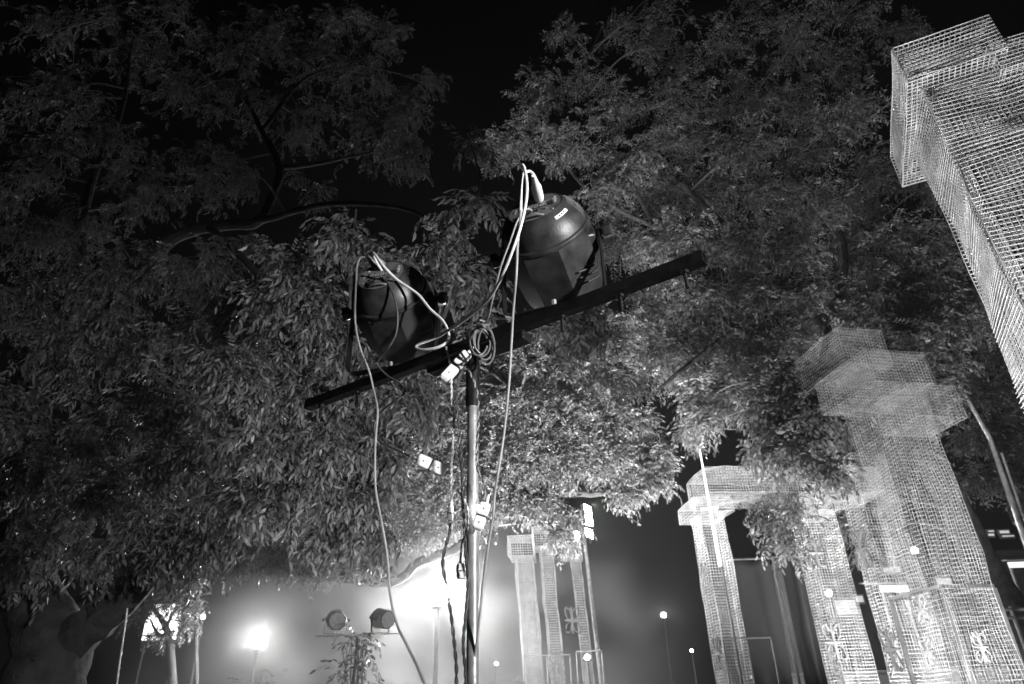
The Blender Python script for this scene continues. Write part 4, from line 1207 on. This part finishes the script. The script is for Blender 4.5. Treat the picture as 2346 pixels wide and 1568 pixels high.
# ------------------------------------------------------------------ added uplights, unseen on the ground below the picture, to brighten columns and trees
def spot_par(p, aim, power, angle, label, blend=.6, name='unseen_uplight', group='added unseen lights'):
    aim = np.asarray(aim, float)
    d = unit(aim - p)
    par_light(p, unit(d[:2]), -math.asin(d[2]), label, name=name, detail=False, group=group, yoke_h=.2)
    ld = bpy.data.lights.new('added_beam', 'SPOT')
    ld.energy = power; ld.spot_size = math.radians(angle); ld.spot_blend = blend; ld.shadow_soft_size = .09
    lo = bpy.data.objects.new('added_beam', ld)
    lo.location = p + d * .17
    lo.rotation_euler = Vector(d).to_track_quat('-Z', 'Y').to_euler()
    COL.objects.link(lo)
def uplight(x, y, aim, power, angle, label):
    """added LED PAR, unseen on the ground, yoke as floor stand, lamp shining up"""
    spot_par(np.array([x, y, .24]), aim, power, angle, label)
uplight(1.3, 2.5, (3.0, 3.7, 4.5), 2600, 62, 'unseen uplight on the ground at the foot of the close mesh column')
uplight(3.0, 4.9, (4.6, 8.2, 3.6), 3800, 62, 'unseen uplight on the ground before the tallest mesh column')
uplight(1.9, 6.9, (2.8, 10.4, 4.9), 3600, 52, 'unseen uplight on the ground before the portal')
uplight(5.7, 9.4, (4.9, 11.6, 5.0), 3600, 84, 'added unseen uplight on the ground behind the tallest mesh column')
uplight(.9, 11.6, (.6, 14.8, 4.0), 200, 90, 'unseen uplight on the ground before the leaning columns')
uplight(1.1, 5.3, (.5, 9.0, 4.4), 12000, 54, 'added unseen uplight on the ground below the spreading tree')
uplight(-.5, 2.5, (-.6, 4.5, 3.2), 520, 62, 'added unseen uplight on the ground below the low limb of the left tree')
# added fill light on a second stand, unseen, right of and behind the camera
S2 = thing('light_stand', 'added second stand for the fill light, unseen to the right of the viewer', 'light stand')
sx_, sy_, sz_ = 2.6, -1.0, 2.2
m = MB(); m.tube([(sx_, sy_, .1), (sx_, sy_, sz_ - .19)], .018, 10); m.build('pole', 'black_steel', S2, smooth=True)
for k in range(3):
    an = 2.1 * k + .3
    m = MB(); m.tube([(sx_, sy_, .6), (sx_ + .5 * math.cos(an), sy_ + .5 * math.sin(an), .02)], .012, 8); m.build('leg', 'black_steel', S2, smooth=True)
spot_par(np.array([sx_, sy_, sz_]), (-.35, 2.6, 2.65), 1100, 44, 'added fill stage light, unseen, on the second stand to the right of the viewer', name='stage_light')

# ------------------------------------------------------------------ haze
hz = MB()
hz.box((0, 100, 10.5), (156, 0, 0), (0, 156, 0), (0, 0, 11.5))
hm = bpy.data.materials.new('haze_air'); hm.use_nodes = True
ht = hm.node_tree; ht.nodes.clear()
ho = ht.nodes.new('ShaderNodeOutputMaterial'); hv = ht.nodes.new('ShaderNodeVolumePrincipled')
hv.inputs['Color'].default_value = (.85, .85, .85, 1)
hv.inputs['Density'].default_value = HAZE_DENSITY
hv.inputs['Anisotropy'].default_value = 0.25
ht.links.new(hv.outputs[0], ho.inputs['Volume'])
MATS['haze_air'] = hm
h = hz.build('haze', 'haze_air'); h['kind'] = 'stuff'

# drifting stage smoke, low, round the lamps and the leaning columns
def smoke_puff(loc, scale, density, nscale, lo, hi, ground=False):
    mb = MB()
    if ground:
        mb.box((0, 0, 0), (1, 0, 0), (0, 1, 0), (0, 0, 1))
    else:
        prof = [(math.sin(a), max(.02, math.cos(a))) for a in np.linspace(-math.pi / 2, math.pi / 2, 15)]
        mb.lathe(prof, 24)
    mt = bpy.data.materials.new('smoke_air'); mt.use_nodes = True
    t = mt.node_tree; t.nodes.clear()
    out = t.nodes.new('ShaderNodeOutputMaterial'); vol = t.nodes.new('ShaderNodeVolumePrincipled')
    vol.inputs['Color'].default_value = (.85, .85, .85, 1); vol.inputs['Anisotropy'].default_value = 0.2
    tc = t.nodes.new('ShaderNodeTexCoord')
    def sn(op, a, b=None):
        n = t.nodes.new('ShaderNodeMath'); n.operation = op
        for k, q in enumerate((a, b)):
            if q is None: continue
            if isinstance(q, (int, float)): n.inputs[k].default_value = q
            else: t.links.new(q, n.inputs[k])
        return n.outputs[0]
    sep = t.nodes.new('ShaderNodeSeparateXYZ'); t.links.new(tc.outputs['Object'], sep.inputs[0])
    X, Y, Z = sep.outputs
    if ground:
        zf = sn('MULTIPLY', sn('SUBTRACT', 1.0, Z), 0.5)
        env = sn('MULTIPLY', sn('MULTIPLY', sn('SUBTRACT', 1.0, sn('MULTIPLY', X, X)), sn('SUBTRACT', 1.0, sn('MULTIPLY', Y, Y))), sn('MULTIPLY', zf, zf))
    else:
        r2_ = sn('ADD', sn('ADD', sn('MULTIPLY', X, X), sn('MULTIPLY', Y, Y)), sn('MULTIPLY', Z, Z))
        env = sn('MAXIMUM', sn('SUBTRACT', 1.0, r2_), 0.0)
    geo_ = t.nodes.new('ShaderNodeNewGeometry')
    nz_ = t.nodes.new('ShaderNodeTexNoise'); nz_.inputs['Scale'].default_value = nscale; nz_.inputs['Detail'].default_value = 4; nz_.inputs['Distortion'].default_value = .9
    t.links.new(geo_.outputs['Position'], nz_.inputs['Vector'])
    mr = t.nodes.new('ShaderNodeMapRange')
    mr.inputs['From Min'].default_value = .43; mr.inputs['From Max'].default_value = .62; mr.inputs['To Min'].default_value = lo; mr.inputs['To Max'].default_value = hi
    t.links.new(nz_.outputs['Fac'], mr.inputs['Value'])
    t.links.new(sn('MULTIPLY', sn('MULTIPLY', env, mr.outputs[0]), density), vol.inputs['Density'])
    t.links.new(vol.outputs[0], out.inputs['Volume'])
    MATS['smoke_air'] = mt
    o = mb.build('smoke', 'smoke_air'); o['kind'] = 'stuff'
    o.location = loc; o.scale = scale
    return o
smoke_puff((-1.9, 13.0, 1.9), (4.4, 5.2, 1.85), SMOKE_DENSITY, .7, .02, 2.3, ground=True)
smoke_puff((-1.7, 10.4, 2.6), (3.7, 4.0, 2.4), .034, .95, .05, 2.3)
smoke_puff((-5.8, 17.0, 3.0), (2.2, 2.4, 2.0), .015, .5, .5, 1.4)
